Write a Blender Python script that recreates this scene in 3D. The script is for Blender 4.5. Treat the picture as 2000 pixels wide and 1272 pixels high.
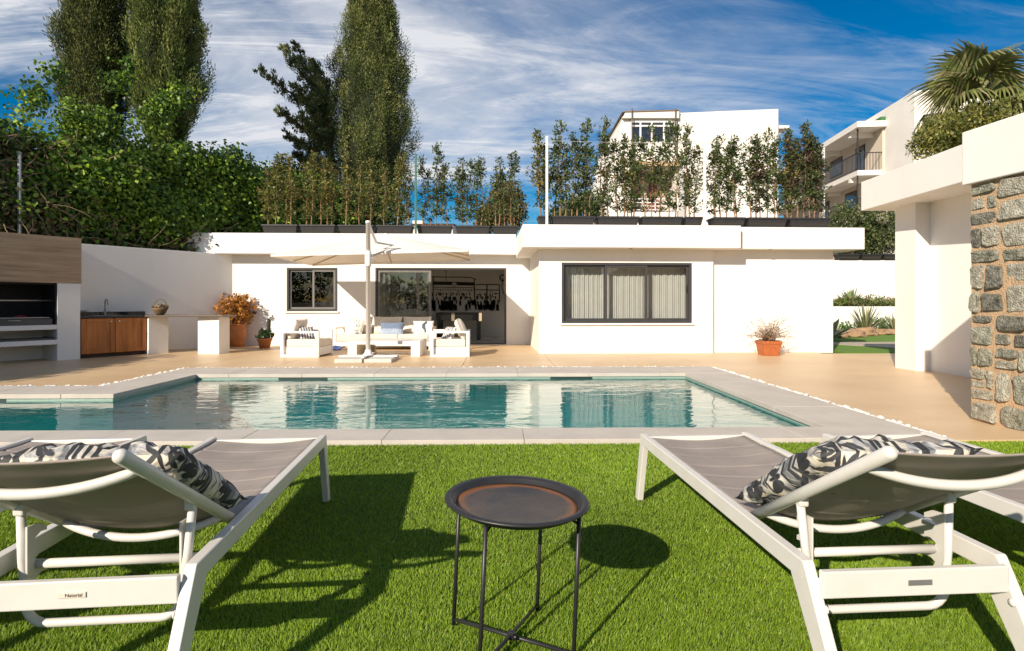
import bpy, math, random
import numpy as np
from mathutils import Vector, Matrix
random.seed(7); rng = np.random.default_rng(7)
sc = bpy.context.scene
for o in list(bpy.data.objects): bpy.data.objects.remove(o)
# ------------------------------------------------------------------ camera
F = 1111.0; HOR = 591.0; CAMH = 1.2; PSI = math.radians(2.58)       # pixels of the 2000 px wide photograph
cd = bpy.data.cameras.new('camera'); cam = bpy.data.objects.new('camera', cd); sc.collection.objects.link(cam)
cam.location = (0, 0, CAMH); cam.rotation_euler = (math.radians(90), 0, -PSI)
cd.sensor_width = 36; cd.lens = 36 * F / 2000; cd.shift_y = -(636 - HOR) / 2000
cd.clip_start = .05; cd.clip_end = 2000
sc.camera = cam
# ------------------------------------------------------------------ sun, sky, exposure
SUN_EL = math.radians(28); SUN_AZ = math.radians(34.8)              # light travels towards +Y turned SUN_AZ to +X
ldir = Vector((math.sin(SUN_AZ) * math.cos(SUN_EL), math.cos(SUN_AZ) * math.cos(SUN_EL), -math.sin(SUN_EL)))
sd = bpy.data.lights.new('sun', 'SUN'); sd.energy = 3.9; sd.angle = math.radians(.55); sd.color = (1, .87, .70)
sun = bpy.data.objects.new('sun', sd); sc.collection.objects.link(sun)
sun.rotation_euler = ldir.to_track_quat('-Z', 'Y').to_euler(); sun.location = (-12, -17, 14)
w = bpy.data.worlds.new('World'); sc.world = w; w.use_nodes = True
nt = w.node_tree; nt.nodes.clear()
def N(nt, t, **kw):
    n = nt.nodes.new(t)
    for k, v in kw.items():
        if k.startswith('i_'):
            n.inputs[k[2:].replace('_', ' ')].default_value = v
        else: setattr(n, k, v)
    return n
def L(nt, a, b): nt.links.new(a, b)
def math_(nt, op, a, b=None):
    n = nt.nodes.new('ShaderNodeMath'); n.operation = op
    for i, v in enumerate((a, b)):
        if v is None: continue
        if isinstance(v, (int, float)): n.inputs[i].default_value = v
        else: nt.links.new(v, n.inputs[i])
    return n.outputs[0]
def ramp(nt, src, stops, interp='LINEAR'):
    r = nt.nodes.new('ShaderNodeValToRGB'); r.color_ramp.interpolation = interp
    e = r.color_ramp.elements
    while len(e) < len(stops): e.new(.5)
    for i, (p, c) in enumerate(stops):
        e[i].position = p; e[i].color = (c, c, c, 1) if isinstance(c, (int, float)) else (*c, 1)
    nt.links.new(src, r.inputs[0]); return r.outputs[0]
sky = N(nt, 'ShaderNodeTexSky', sky_type='NISHITA', sun_disc=False, sun_elevation=SUN_EL,
        sun_rotation=math.pi + SUN_AZ, altitude=50, air_density=1.0, dust_density=.4, ozone_density=2.5)
hsv = N(nt, 'ShaderNodeHueSaturation', i_Saturation=1.8, i_Value=.36); L(nt, sky.outputs[0], hsv.inputs['Color'])
tc = N(nt, 'ShaderNodeTexCoord'); sep = N(nt, 'ShaderNodeSeparateXYZ'); L(nt, tc.outputs['Generated'], sep.inputs[0])
zz = math_(nt, 'ADD', math_(nt, 'MAXIMUM', sep.outputs[2], 0.0), .22)
u_ = math_(nt, 'DIVIDE', sep.outputs[0], zz); v_ = math_(nt, 'DIVIDE', sep.outputs[1], zz)
cmb = N(nt, 'ShaderNodeCombineXYZ'); L(nt, u_, cmb.inputs[0]); L(nt, v_, cmb.inputs[1])
def clouds(rot, scl, loc, scale, detail, rough, dist, lo, hi):
    mp = N(nt, 'ShaderNodeMapping'); L(nt, cmb.outputs[0], mp.inputs[0])
    mp.inputs['Rotation'].default_value = (0, 0, rot); mp.inputs['Scale'].default_value = scl; mp.inputs['Location'].default_value = loc
    n = N(nt, 'ShaderNodeTexNoise', i_Scale=scale, i_Detail=detail, i_Roughness=rough, i_Distortion=dist); L(nt, mp.outputs[0], n.inputs['Vector'])
    return ramp(nt, n.outputs['Fac'], [(lo, 0), (hi, 1)], 'EASE')
c1 = clouds(math.radians(42), (.5, 1.25, 1), (3.3, 1.7, 0), .95, 12, .62, 1.1, .42, .70)
c2 = clouds(math.radians(52), (.4, 1.9, 1), (.4, 5.2, 0), 1.9, 14, .7, 1.3, .42, .74)
c3 = clouds(math.radians(10), (1, 1, 1), (5.1, 2.2, 0), .5, 2, .5, .3, .36, .6)
cc = math_(nt, 'MULTIPLY', math_(nt, 'ADD', math_(nt, 'MULTIPLY', c1, .52), math_(nt, 'MULTIPLY', c2, .6)), math_(nt, 'ADD', math_(nt, 'MULTIPLY', c3, .85), .38))
cc = math_(nt, 'MINIMUM', math_(nt, 'MULTIPLY', cc, 1.35), .96)
mx = N(nt, 'ShaderNodeMix', data_type='RGBA'); L(nt, cc, mx.inputs[0]); L(nt, hsv.outputs[0], mx.inputs[6]); mx.inputs[7].default_value = (3.1, 3.15, 3.3, 1)
bg = N(nt, 'ShaderNodeBackground', i_Strength=.15); L(nt, mx.outputs[2], bg.inputs[0])
wo = N(nt, 'ShaderNodeOutputWorld'); L(nt, bg.outputs[0], wo.inputs[0])
vs = sc.view_settings; vs.view_transform = 'Standard'; vs.look = 'None'; vs.exposure = .78; vs.gamma = 1; vs.use_curve_mapping = False
sc.render.engine = 'CYCLES'; cy = sc.cycles
cy.use_denoising = True; cy.max_bounces = 8; cy.diffuse_bounces = 4; cy.glossy_bounces = 4; cy.transparent_max_bounces = 16
cy.caustics_reflective = False; cy.caustics_refractive = False; cy.sample_clamp_indirect = 8
# ------------------------------------------------------------------ pixel helpers (a pixel is a direction; distance comes from z, Y or d)
cp, sp = math.cos(PSI), math.sin(PSI)
def c2w(xc, d, z=0.): return Vector((xc * cp + d * sp, d * cp - xc * sp, z))
def ray(px, py): return c2w((px - 1000) / F, 1.0, -(py - HOR) / F)
def at_z(px, py, z=0.): r = ray(px, py); t = (z - CAMH) / r.z; return Vector((r.x * t, r.y * t, z))
def at_y(px, py, Y): r = ray(px, py); t = Y / r.y; return Vector((r.x * t, Y, CAMH + r.z * t))
def at_d(px, py, d): return c2w((px - 1000) / F * d, d, CAMH - (py - HOR) / F * d)
# ------------------------------------------------------------------ materials
MATS = {}
def mat(name, col, rough=.6, var=.08, scale=6., bump=0., bscale=80., metal=0., spec=.5, stretch=(1, 1, 1), col2=None, coord='Object', detail=6, bdist=.01):
    if name in MATS: return MATS[name]
    m = bpy.data.materials.new(name); m.use_nodes = True; nt = m.node_tree; b = nt.nodes['Principled BSDF']
    b.inputs['Roughness'].default_value = rough; b.inputs['Metallic'].default_value = metal; b.inputs['Specular IOR Level'].default_value = spec
    tc = N(nt, 'ShaderNodeTexCoord'); mp = N(nt, 'ShaderNodeMapping'); mp.inputs['Scale'].default_value = stretch
    L(nt, tc.outputs[coord], mp.inputs[0])
    n = N(nt, 'ShaderNodeTexNoise', i_Scale=scale, i_Detail=detail, i_Roughness=.6); L(nt, mp.outputs[0], n.inputs['Vector'])
    a = [max(0, c * (1 - var)) for c in col]; c2 = col2 if col2 else [min(1, c * (1 + var)) for c in col]
    if col2: a = col
    L(nt, ramp(nt, n.outputs['Fac'], [(.32, tuple(a)), (.68, tuple(c2))]), b.inputs['Base Color'])
    if bump:
        n2 = N(nt, 'ShaderNodeTexNoise', i_Scale=bscale, i_Detail=4); L(nt, mp.outputs[0], n2.inputs['Vector'])
        bp = N(nt, 'ShaderNodeBump', i_Strength=bump, i_Distance=bdist); L(nt, n2.outputs['Fac'], bp.inputs['Height']); L(nt, bp.outputs[0], b.inputs['Normal'])
    MATS[name] = m; return m
def leafmat(name, rough=.45, trans=.3, gain=1.):
    if name in MATS: return MATS[name]
    m = bpy.data.materials.new(name); m.use_nodes = True; nt = m.node_tree; b = nt.nodes['Principled BSDF']
    at = N(nt, 'ShaderNodeAttribute', attribute_name='Col'); b.inputs['Roughness'].default_value = rough; b.inputs['Specular IOR Level'].default_value = .3
    L(nt, at.outputs['Color'], b.inputs['Base Color'])
    tr = N(nt, 'ShaderNodeBsdfTranslucent'); L(nt, at.outputs['Color'], tr.inputs[0])
    ms = N(nt, 'ShaderNodeMixShader'); ms.inputs[0].default_value = trans; L(nt, b.outputs[0], ms.inputs[1]); L(nt, tr.outputs[0], ms.inputs[2])
    L(nt, ms.outputs[0], nt.nodes['Material Output'].inputs[0]); MATS[name] = m; return m
def schlick(nt, f0, normal=None):
    lw = N(nt, 'ShaderNodeLayerWeight', i_Blend=.5)
    if normal is not None: L(nt, normal, lw.inputs['Normal'])
    return math_(nt, 'ADD', math_(nt, 'MULTIPLY', math_(nt, 'POWER', lw.outputs['Facing'], 5.), 1 - f0), f0)
def glassmat(name, tint=(.9, .93, .93), ior=1.5, gain=1.):
    if name in MATS: return MATS[name]
    m = bpy.data.materials.new(name); m.use_nodes = True; nt = m.node_tree; nt.nodes.remove(nt.nodes['Principled BSDF'])
    t = N(nt, 'ShaderNodeBsdfTransparent'); t.inputs[0].default_value = (*tint, 1)
    g = N(nt, 'ShaderNodeBsdfGlossy', i_Roughness=.005)
    ns = N(nt, 'ShaderNodeTexNoise', i_Scale=1.3, i_Detail=1); tc = N(nt, 'ShaderNodeTexCoord'); L(nt, tc.outputs['Object'], ns.inputs['Vector'])
    bp = N(nt, 'ShaderNodeBump', i_Strength=.03, i_Distance=.05); L(nt, ns.outputs[0], bp.inputs['Height']); L(nt, bp.outputs[0], g.inputs['Normal'])
    ms = N(nt, 'ShaderNodeMixShader'); L(nt, schlick(nt, .04 * gain), ms.inputs[0])
    L(nt, t.outputs[0], ms.inputs[1]); L(nt, g.outputs[0], ms.inputs[2]); L(nt, ms.outputs[0], nt.nodes['Material Output'].inputs[0]); MATS[name] = m; return m
# ------------------------------------------------------------------ mesh helpers
col = sc.collection
def link(name, me, m=None, parent=None, smooth=False, bevel=0., seg=2):
    o = bpy.data.objects.new(name, me); col.objects.link(o)
    if m and not me.materials: me.materials.append(m)
    if smooth: me.polygons.foreach_set('use_smooth', np.ones(len(me.polygons), bool))
    if parent: o.parent = parent
    if bevel:
        b = o.modifiers.new('bevel', 'BEVEL'); b.width = bevel; b.segments = seg; b.limit_method = 'ANGLE'; b.angle_limit = math.radians(40)
    return o
class MB:
    def __init__(s, xf=None): s.v = []; s.f = []; s.xf = xf
    def add(s, vs, fs):
        n = len(s.v); s.v += [tuple(s.xf @ Vector(v)) if s.xf else tuple(v) for v in vs]; s.f += [tuple(n + i for i in f) for f in fs]; return s
    def box(s, a, b, R=None, c=None):
        x0, x1 = sorted((a[0], b[0])); y0, y1 = sorted((a[1], b[1])); z0, z1 = sorted((a[2], b[2]))
        vs = [(x, y, z) for z in (z0, z1) for y in (y0, y1) for x in (x0, x1)]
        if R is not None:
            c = Vector(c if c is not None else (0, 0, 0)); vs = [tuple(R @ (Vector(v) - c) + c) for v in vs]
        return s.add(vs, [(0, 2, 3, 1), (4, 5, 7, 6), (0, 1, 5, 4), (2, 6, 7, 3), (0, 4, 6, 2), (1, 3, 7, 5)])
    def beam(s, p, q, wx, wz, up=(0, 0, 1)):
        p, q = Vector(p), Vector(q); d = (q - p).normalized(); upv = Vector(up); x = d.cross(upv)
        if x.length < 1e-4: x = Vector((1, 0, 0))
        x.normalize(); z = x.cross(d).normalized(); vs = []
        for e in (p, q):
            for a, b in ((-1, -1), (1, -1), (1, 1), (-1, 1)): vs.append(e + x * (a * wx / 2) + z * (b * wz / 2))
        return s.add(vs, [(0, 1, 2, 3), (7, 6, 5, 4), (0, 4, 5, 1), (1, 5, 6, 2), (2, 6, 7, 3), (3, 7, 4, 0)])
    def tube(s, path, r, n=8, caps=True):
        P = [Vector(p) for p in path]; k = len(P); R = r if hasattr(r, '__len__') else [r] * k
        vs = []; ref = None
        for i in range(k):
            d = (P[min(i + 1, k - 1)] - P[max(i - 1, 0)]).normalized()
            if ref is None: ref = Vector((0, 0, 1)) if abs(d.z) < .9 else Vector((1, 0, 0))
            x = d.cross(ref).normalized(); y = x.cross(d).normalized(); ref = y
            for j in range(n):
                a = 2 * math.pi * j / n; vs.append(P[i] + x * (math.cos(a) * R[i]) + y * (math.sin(a) * R[i]))
        fs = [(i * n + j, i * n + (j + 1) % n, (i + 1) * n + (j + 1) % n, (i + 1) * n + j) for i in range(k - 1) for j in range(n)]
        if caps: fs += [tuple(range(n - 1, -1, -1)), tuple((k - 1) * n + j for j in range(n))]
        return s.add(vs, fs)
    def lathe(s, prof, n=24, c=(0, 0, 0)):
        vs = []; k = len(prof)
        for r, z in prof:
            for j in range(n): a = 2 * math.pi * j / n; vs.append((c[0] + r * math.cos(a), c[1] + r * math.sin(a), c[2] + z))
        fs = [(i * n + j, i * n + (j + 1) % n, (i + 1) * n + (j + 1) % n, (i + 1) * n + j) for i in range(k - 1) for j in range(n)]
        fs += [tuple(range(n - 1, -1, -1)), tuple((k - 1) * n + j for j in range(n))]
        return s.add(vs, fs)
    def prism(s, pts, z0, z1):
        n = len(pts); vs = [(x, y, z0) for x, y in pts] + [(x, y, z1) for x, y in pts]
        return s.add(vs, [tuple(range(n - 1, -1, -1)), tuple(range(n, 2 * n))] + [(i, (i + 1) % n, n + (i + 1) % n, n + i) for i in range(n)])
    def mesh(s, name='m'):
        me = bpy.data.meshes.new(name); me.from_pydata(s.v, [], s.f); me.update(); return me
    def build(s, name, m, parent=None, **kw): return link(name, s.mesh(name), m, parent, **kw)
def np_mesh(name, V, Fq, C=None):
    me = bpy.data.meshes.new(name); nv = len(V); k = Fq.shape[1]; nf = len(Fq)
    me.vertices.add(nv); me.vertices.foreach_set('co', np.asarray(V, np.float32).ravel())
    me.loops.add(nf * k); me.loops.foreach_set('vertex_index', Fq.astype(np.int32).ravel())
    me.polygons.add(nf); me.polygons.foreach_set('loop_start', np.arange(0, nf * k, k, dtype=np.int32)); 
    if C is not None:
        at = me.color_attributes.new('Col', 'FLOAT_COLOR', 'POINT'); c4 = np.ones((nv, 4), np.float32); c4[:, :3] = C; at.data.foreach_set('color', c4.ravel())
    me.update(calc_edges=True); me.validate(); return me
def unit(a): return a / np.maximum(np.linalg.norm(a, axis=1, keepdims=True), 1e-9)
def leaves(P, A, Ln, Wd, C, wide=.4, fold=.12, nrm=None):
    """kite leaves: centre P, axis A, length, width, colour; folded along the midrib"""
    n = len(P); A = unit(A); R = rng.normal(size=(n, 3)) if nrm is None else nrm
    B = unit(np.cross(A, R)); Nn = np.cross(A, B); Ln = np.broadcast_to(Ln, n)[:, None]; Wd = np.broadcast_to(Wd, n)[:, None]
    b = P - A * Ln * .5; t = P + A * Ln * .5; m_ = b + A * Ln * wide
    V = np.stack([b, m_ + B * Wd * .5 + Nn * Wd * fold, t, m_ - B * Wd * .5 + Nn * Wd * fold], 1).reshape(-1, 3)
    Fq = np.arange(n * 4).reshape(n, 4); return V, Fq, np.repeat(C, 4, 0)
def pal(n, cols, p=None, jit=.2):
    c = np.array(cols)[rng.choice(len(cols), n, p=p)]; return np.clip(c * (1 + rng.uniform(-jit, jit, (n, 1))), 0, 1)
def merge(parts):
    V, Fs, C = [], [], []; o = 0
    for v, f, c in parts: V.append(v); Fs.append(f + o); C.append(c); o += len(v)
    return np.concatenate(V), np.concatenate(Fs), np.concatenate(C)
def tag(o, label=None, cat=None, group=None, kind=None):
    if label: o['label'] = label
    if cat: o['category'] = cat
    if group: o['group'] = group
    if kind: o['kind'] = kind
    return o
def thing(name, label, cat, loc=(0, 0, 0), rz=0., group=None):
    o = bpy.data.objects.new(name, None); col.objects.link(o); o.location = loc; o.rotation_euler = (0, 0, rz); o.empty_display_size = .2
    return tag(o, label, cat, group)
def copy_tree(o, parent=None):
    c = o.copy(); col.objects.link(c); c.parent = parent
    for ch in list(o.children): copy_tree(ch, c)
    return c
def inv(parent):  # world -> local of an unscaled empty placed with loc + rz
    return (Matrix.Translation(parent.location) @ Matrix.Rotation(parent.rotation_euler.z, 4, 'Z')).inverted()
def nz(x, y, z=0., s=1.):
    from mathutils import noise
    return noise.noise(Vector((x * s, y * s, z * s)))
ORD = ['first', 'second', 'third', 'fourth', 'fifth', 'sixth', 'seventh', 'eighth', 'ninth', 'tenth', 'eleventh', 'twelfth', 'thirteenth', 'fourteenth', 'fifteenth', 'sixteenth', 'seventeenth', 'eighteenth', 'nineteenth', 'twentieth', 'twenty-first', 'twenty-second', 'twenty-third', 'twenty-fourth', 'twenty-fifth', 'twenty-sixth', 'twenty-seventh', 'twenty-eighth']
WHITE = mat('white_render', (.80, .785, .755), .75, .04, .9, .35, 60, bdist=.005, stretch=(1, 1, .45), detail=10)
WPAINT = mat('white_paint', (.80, .79, .77), .35, .02, 3)
ANTH = mat('anthracite_frame', (.045, .045, .047), .4, .1, 5)
CREAM = mat('cream_fabric', (.72, .66, .58), .9, .04, 10, .3, 300, bdist=.002)
BLACKP = mat('black_plastic', (.022, .022, .024), .5, .2, 4, .2, 30)
GLASS = glassmat('window_glass', (.80, .84, .84), 1.5, 2.2)
WOODT = mat('brown_trunk', (.16, .09, .05), .85, .3, 14, .5, 40, stretch=(1, 1, .25))
# ================================================================== SETTING: ground, terrace, pool, lawn
XP = Matrix.Rotation(math.radians(-1.28), 4, 'Z')                   # frame of the pool and its terrace
BEIGE = mat('beige_terrace', (.55, .385, .22), .42, .1, .8, .3, 25, stretch=(1, 1.3, 1), col2=(.65, .475, .288), detail=9, bdist=.006)
def slabs(name, rects, z0, z1, m, bevel=.004):
    root = None
    for (x0, y0, x1, y1) in rects:
        o = MB(XP).box((x0, y0, z0), (x1, y1, z1)).build('slab' if root else name, m, root, bevel=bevel)
        if root is None: root = o
    return root
xs = [-5.7, -4.2, -2.45, -.7, 1.05, 2.8, 3.955]
tr = [(3.965, 4.87, 13.5, 13.2)] + [(a + .004, 10.43, b - .004, 17.4) for a, b in zip(xs[:-1], xs[1:])] + [(-10.6, 8.25, -5.708, 17.4), (-19, 8.25, -10.61, 17.4), (3.965, 13.21, 7.6, 17.4)]
tag(slabs('terrace', tr, -.1, 0, BEIGE), kind='structure')
GROUND = mat('dry_soil', (.16, .115, .07), .95, .3, .6, .4, 6)
g = MB()
for a in ((-300, -300, -19, 400), (13.4, -300, 300, 400), (-19, -300, 13.4, 4.0), (-19, 11.5, 13.4, 400)): g.box((a[0], a[1], -.4), (a[2], a[3], -.14))
tag(g.build('ground', GROUND), kind='structure')
LAWN = mat('turf_backing', (.045, .085, .012), .95, .3, 30, .6, 200)
tag(MB(XP).box((-13, -9, -.1), (14, 4.845, -.012)).build('lawn', LAWN), kind='structure')
# pool
PX0, PX1, PXL, PY0, PY1, PYL = -9.5, 3.11, -4.96, 5.31, 9.42, 7.42
outl = [(PX0, PY0), (PX1, PY0), (PX1, PY1), (PXL, PY1), (PXL, PYL), (PX0, PYL)]
TILE = mat('turquoise_mosaic', (.05, .34, .355), .35, .12, 5, 0, col2=(.10, .46, .46), detail=8)
nt = TILE.node_tree; b = nt.nodes['Principled BSDF']          # fine mosaic joints as relief
tc_ = N(nt, 'ShaderNodeTexCoord'); br = N(nt, 'ShaderNodeTexBrick', i_Scale=1, i_Mortar_Size=.002, i_Brick_Width=.05, i_Row_Height=.05, offset=0); L(nt, tc_.outputs['Object'], br.inputs['Vector'])
bp = N(nt, 'ShaderNodeBump', i_Strength=.3, i_Distance=.004); L(nt, br.outputs['Fac'], bp.inputs['Height']); bp.invert = True; L(nt, bp.outputs[0], b.inputs['Normal'])
mb = MB(XP); n = len(outl); D = -1.2
mb.add([(x, y, D) for x, y in outl] + [(x, y, .0) for x, y in outl], [tuple(range(n))] + [(i, n + i, n + (i + 1) % n, (i + 1) % n) for i in range(n)])
pool = tag(mb.build('pool', TILE), kind='structure')
for a, b_ in ((-3.62, -2.82), (.85, 1.55)):                    # skimmer mouths in the far wall
    MB(XP).box((a, PY1 - .006, -.075), (b_, PY1 + .05, -.028)).build('skimmer_mouth', mat('skimmer_dark', (.012, .04, .036), .6), pool)
MB(XP).box((-8.6, PYL - .006, -.075), (-6.3, PYL + .05, -.028)).build('skimmer_mouth', MATS['skimmer_dark'], pool)
WATER = bpy.data.materials.new('water'); WATER.use_nodes = True; nt = WATER.node_tree; nt.nodes.remove(nt.nodes['Principled BSDF'])
tcw = N(nt, 'ShaderNodeTexCoord'); mpw = N(nt, 'ShaderNodeMapping'); mpw.inputs['Scale'].default_value = (.55, 1.25, 1); L(nt, tcw.outputs['Object'], mpw.inputs[0])
n1 = N(nt, 'ShaderNodeTexNoise', i_Scale=3.2, i_Detail=2, i_Distortion=.6); L(nt, mpw.outputs[0], n1.inputs['Vector'])
n2 = N(nt, 'ShaderNodeTexNoise', i_Scale=11, i_Detail=2, i_Distortion=.8); L(nt, mpw.outputs[0], n2.inputs['Vector'])
n3 = N(nt, 'ShaderNodeTexNoise', i_Scale=.5, i_Detail=1); L(nt, tcw.outputs['Object'], n3.inputs['Vector'])
hh = math_(nt, 'MULTIPLY', math_(nt, 'ADD', n1.outputs[0], math_(nt, 'MULTIPLY', n2.outputs[0], .2)), math_(nt, 'ADD', n3.outputs[0], .1))
bp = N(nt, 'ShaderNodeBump', i_Strength=.22, i_Distance=.055); L(nt, hh, bp.inputs['Height'])
gl = N(nt, 'ShaderNodeBsdfGlossy', i_Roughness=.01); L(nt, bp.outputs[0], gl.inputs['Normal'])
tp = N(nt, 'ShaderNodeBsdfTransparent'); tp.inputs[0].default_value = (.42, .80, .82, 1)
df = N(nt, 'ShaderNodeBsdfDiffuse'); df.inputs[0].default_value = (.03, .30, .33, 1); mb0 = N(nt, 'ShaderNodeMixShader'); mb0.inputs[0].default_value = .2; L(nt, tp.outputs[0], mb0.inputs[1]); L(nt, df.outputs[0], mb0.inputs[2])
ms = N(nt, 'ShaderNodeMixShader'); L(nt, math_(nt, 'MINIMUM', math_(nt, 'MULTIPLY', schlick(nt, .03, bp.outputs[0]), 1.45), 1.), ms.inputs[0]); L(nt, mb0.outputs[0], ms.inputs[1]); L(nt, gl.outputs[0], ms.inputs[2]); L(nt, ms.outputs[0], nt.nodes['Material Output'].inputs[0])
mb = MB(XP); mb.add([(x, y, -.06) for x, y in outl], [tuple(range(n))])
tag(mb.build('water', WATER), kind='structure')
WLT = mat('waterline_mosaic', (.20, .33, .29), .35, .2, 60, .3, 90, col2=(.34, .46, .40), detail=4, bdist=.004)
mb = MB(XP); ins = [(PX0, PY0 + .003), (PX1 - .003, PY0 + .003), (PX1 - .003, PY1 - .003), (PXL + .003, PY1 - .003), (PXL + .003, PYL - .003), (PX0, PYL - .003)]
mb.add([(x, y, -.24) for x, y in ins] + [(x, y, -.004) for x, y in ins], [(i, n + i, n + i + 1, i + 1) for i in range(n - 1)]); mb.build('waterline_tiles', WLT, pool)
# coping
COP = mat('grey_coping', (.47, .435, .39), .7, .1, 2.2, .35, 90, bdist=.003, col2=(.56, .52, .47), detail=10)
cop = None
def run(x0, y0, x1, y1, n, along):
    global cop
    for i in range(n):
        g_ = .0018
        if along == 'x': a = x0 + (x1 - x0) * i / n; c = x0 + (x1 - x0) * (i + 1) / n; box = ((a + g_, y0), (c - g_, y1))
        else: a = y0 + (y1 - y0) * i / n; c = y0 + (y1 - y0) * (i + 1) / n; box = ((x0, a + g_), (x1, c - g_))
        dz = random.uniform(-.0015, .0015)
        o = MB(XP).box((*box[0], -.03), (*box[1], .028 + dz)).build('coping' if cop is None else 'coping_slab', COP, cop, bevel=.0035)
        if cop is None: cop = tag(o, kind='structure')
run(-5.6, PY1 - .02, 3.86, 10.33, 8, 'x'); run(PX1 - .02, PY0, 3.86, PY1 - .024, 4, 'y'); run(PX0, 4.86, 3.86, PY0 + .02 - .024, 11, 'x')
run(-5.6, PYL - .02, PXL + .02, PY1 - .024, 2, 'y'); run(PX0, PYL - .02, -5.604, 8.15, 4, 'x')
# white pebbles round the coping
PB = mat('white_pebble', (.74, .72, .68), .7, .15, 9, .2, 40)
import bmesh
bm_ = bmesh.new(); bmesh.ops.create_icosphere(bm_, subdivisions=1, radius=1); ico = np.array([v.co for v in bm_.verts]); icf = np.array([[v.index for v in f.verts] for f in bm_.faces]); bm_.free()
def pebble_run(p, q, per_m=85, w=.05):
    p, q = np.array(p), np.array(q); Ln = np.linalg.norm(q - p); k = int(Ln * per_m); t = rng.random(k)[:, None]; d = (q - p) / Ln; nn = np.array([-d[1], d[0]])
    return p + (q - p) * t + nn * rng.uniform(-w, w, (k, 1))
P2 = np.concatenate([pebble_run((-5.65, 10.38), (3.9, 10.38)), pebble_run((3.91, 4.9), (3.91, 10.4)), pebble_run((-5.65, 8.2), (-5.65, 10.4)), pebble_run((-9.5, 8.2), (-5.65, 8.2))])
k = len(P2); S = rng.uniform(.014, .034, (k, 1, 1)) * np.stack([rng.uniform(.8, 1.4, k), rng.uniform(.8, 1.3, k), rng.uniform(.5, .8, k)], 1)[:, None, :]
V = ico[None] * (1 + rng.normal(0, .08, (k, len(ico), 1))) * S; V[:, :, 0] += P2[:, :1]; V[:, :, 1] += P2[:, 1:]; V[:, :, 2] += rng.uniform(-.005, .016, (k, 1))
Fq = (icf[None] + (np.arange(k) * len(ico))[:, None, None]).reshape(-1, 3)
o = link('pebbles', np_mesh('pebbles', V.reshape(-1, 3), Fq), PB); o.matrix_world = XP; tag(o, 'thin strip of white pebbles round the pool coping', 'pebbles', kind='stuff')
tag(MB(XP).box((-19, 8.1, -.13), (-5.5, 8.4, -.05)).box((-5.8, 8.1, -.128), (-5.5, 10.5, -.051)).box((-5.8, 10.3, -.129), (4.1, 10.6, -.052)).box((3.8, 4.86, -.127), (4.1, 10.6, -.053)).build('gravel_bed', GROUND), kind='structure')
# ================================================================== HOUSE
YR, YB, YS, YF1, YF2, YFL = 16.15, 13.3, 13.4, 12.85, 13.05, 15.75
ZS, ZT, ZSL, ZTL = 2.45, 2.97, 2.53, 3.09
X_ = lambda px, Y: at_y(px, HOR, Y).x
def wall_cells(xs, zs, hole, y0, y1, name, m, parent, bevel=0):
    xs = sorted(xs); zs = sorted(zs); nx, nz_ = len(xs) - 1, len(zs) - 1
    sol = lambda i, j: 0 <= i < nx and 0 <= j < nz_ and not hole((xs[i] + xs[i + 1]) / 2, (zs[j] + zs[j + 1]) / 2)
    mb = MB(); vid = {}
    def vtx(i, j, k):
        if (i, j, k) not in vid: vid[(i, j, k)] = len(mb.v); mb.v.append((xs[i], (y0, y1)[k], zs[j]))
        return vid[(i, j, k)]
    for i in range(nx):
        for j in range(nz_):
            if not sol(i, j): continue
            q = lambda *a: mb.f.append(tuple(vtx(*t) for t in a))
            q((i, j, 0), (i + 1, j, 0), (i + 1, j + 1, 0), (i, j + 1, 0)); q((i, j, 1), (i, j + 1, 1), (i + 1, j + 1, 1), (i + 1, j, 1))
            if not sol(i - 1, j): q((i, j, 0), (i, j + 1, 0), (i, j + 1, 1), (i, j, 1))
            if not sol(i + 1, j): q((i + 1, j, 0), (i + 1, j, 1), (i + 1, j + 1, 1), (i + 1, j + 1, 0))
            if not sol(i, j - 1): q((i, j, 0), (i, j, 1), (i + 1, j, 1), (i + 1, j, 0))
            if not sol(i, j + 1): q((i, j + 1, 0), (i + 1, j + 1, 0), (i + 1, j + 1, 1), (i, j + 1, 1))
    return mb.build(name, m, parent)
def rect(p0, p1, Y): a = at_y(*p0, Y); b = at_y(*p1, Y); return a.x, b.z, b.x, a.z       # x0, z0, x1, z1
villa = thing('villa', 'low white flat-roofed pool house with dark framed windows behind the pool', 'house')
W1 = rect((560, 523), (659, 608), YR); DR = rect((733, 523), (989, 674), YR); DR = (DR[0], .015, DR[2], DR[3])
W2 = rect((1097, 513), (1351, 631), YB)
xl, xb, xr1, xr2 = X_(481, YR), X_(1053, YB), X_(1393, YB), X_(1627, YS)
xl -= .6
inside = lambda R: (lambda x, z: R[0] < x < R[2] and R[1] < z < R[3])
hw, hd, h2 = inside(W1), inside(DR), inside(W2)
wall_cells([xl, W1[0], W1[2], DR[0], DR[2], xb + .1], [-.02, DR[1], W1[1], W1[3], DR[3], ZSL + .1], lambda x, z: hw(x, z) or hd(x, z), YR, YR + .25, 'wall', WHITE, villa)
wall_cells([xb, W2[0], W2[2], xr1], [-.02, W2[1], W2[3], ZS + .1], h2, YB, YB + .25, 'wall', WHITE, villa)
MB().box((xb + .003, YB + .25, -.02), (xb + .25, YR - .002, ZS + .1)).build('wall', WHITE, villa)
MB().box((xr1 - .25, YS, -.02), (xr2, YS + .25, ZS + .1)).build('wall', WHITE, villa)
MB().box((xr2 - .25, YS + .25, -.02), (xr2 - .002, 20, ZS + .1)).build('wall', WHITE, villa)
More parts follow.
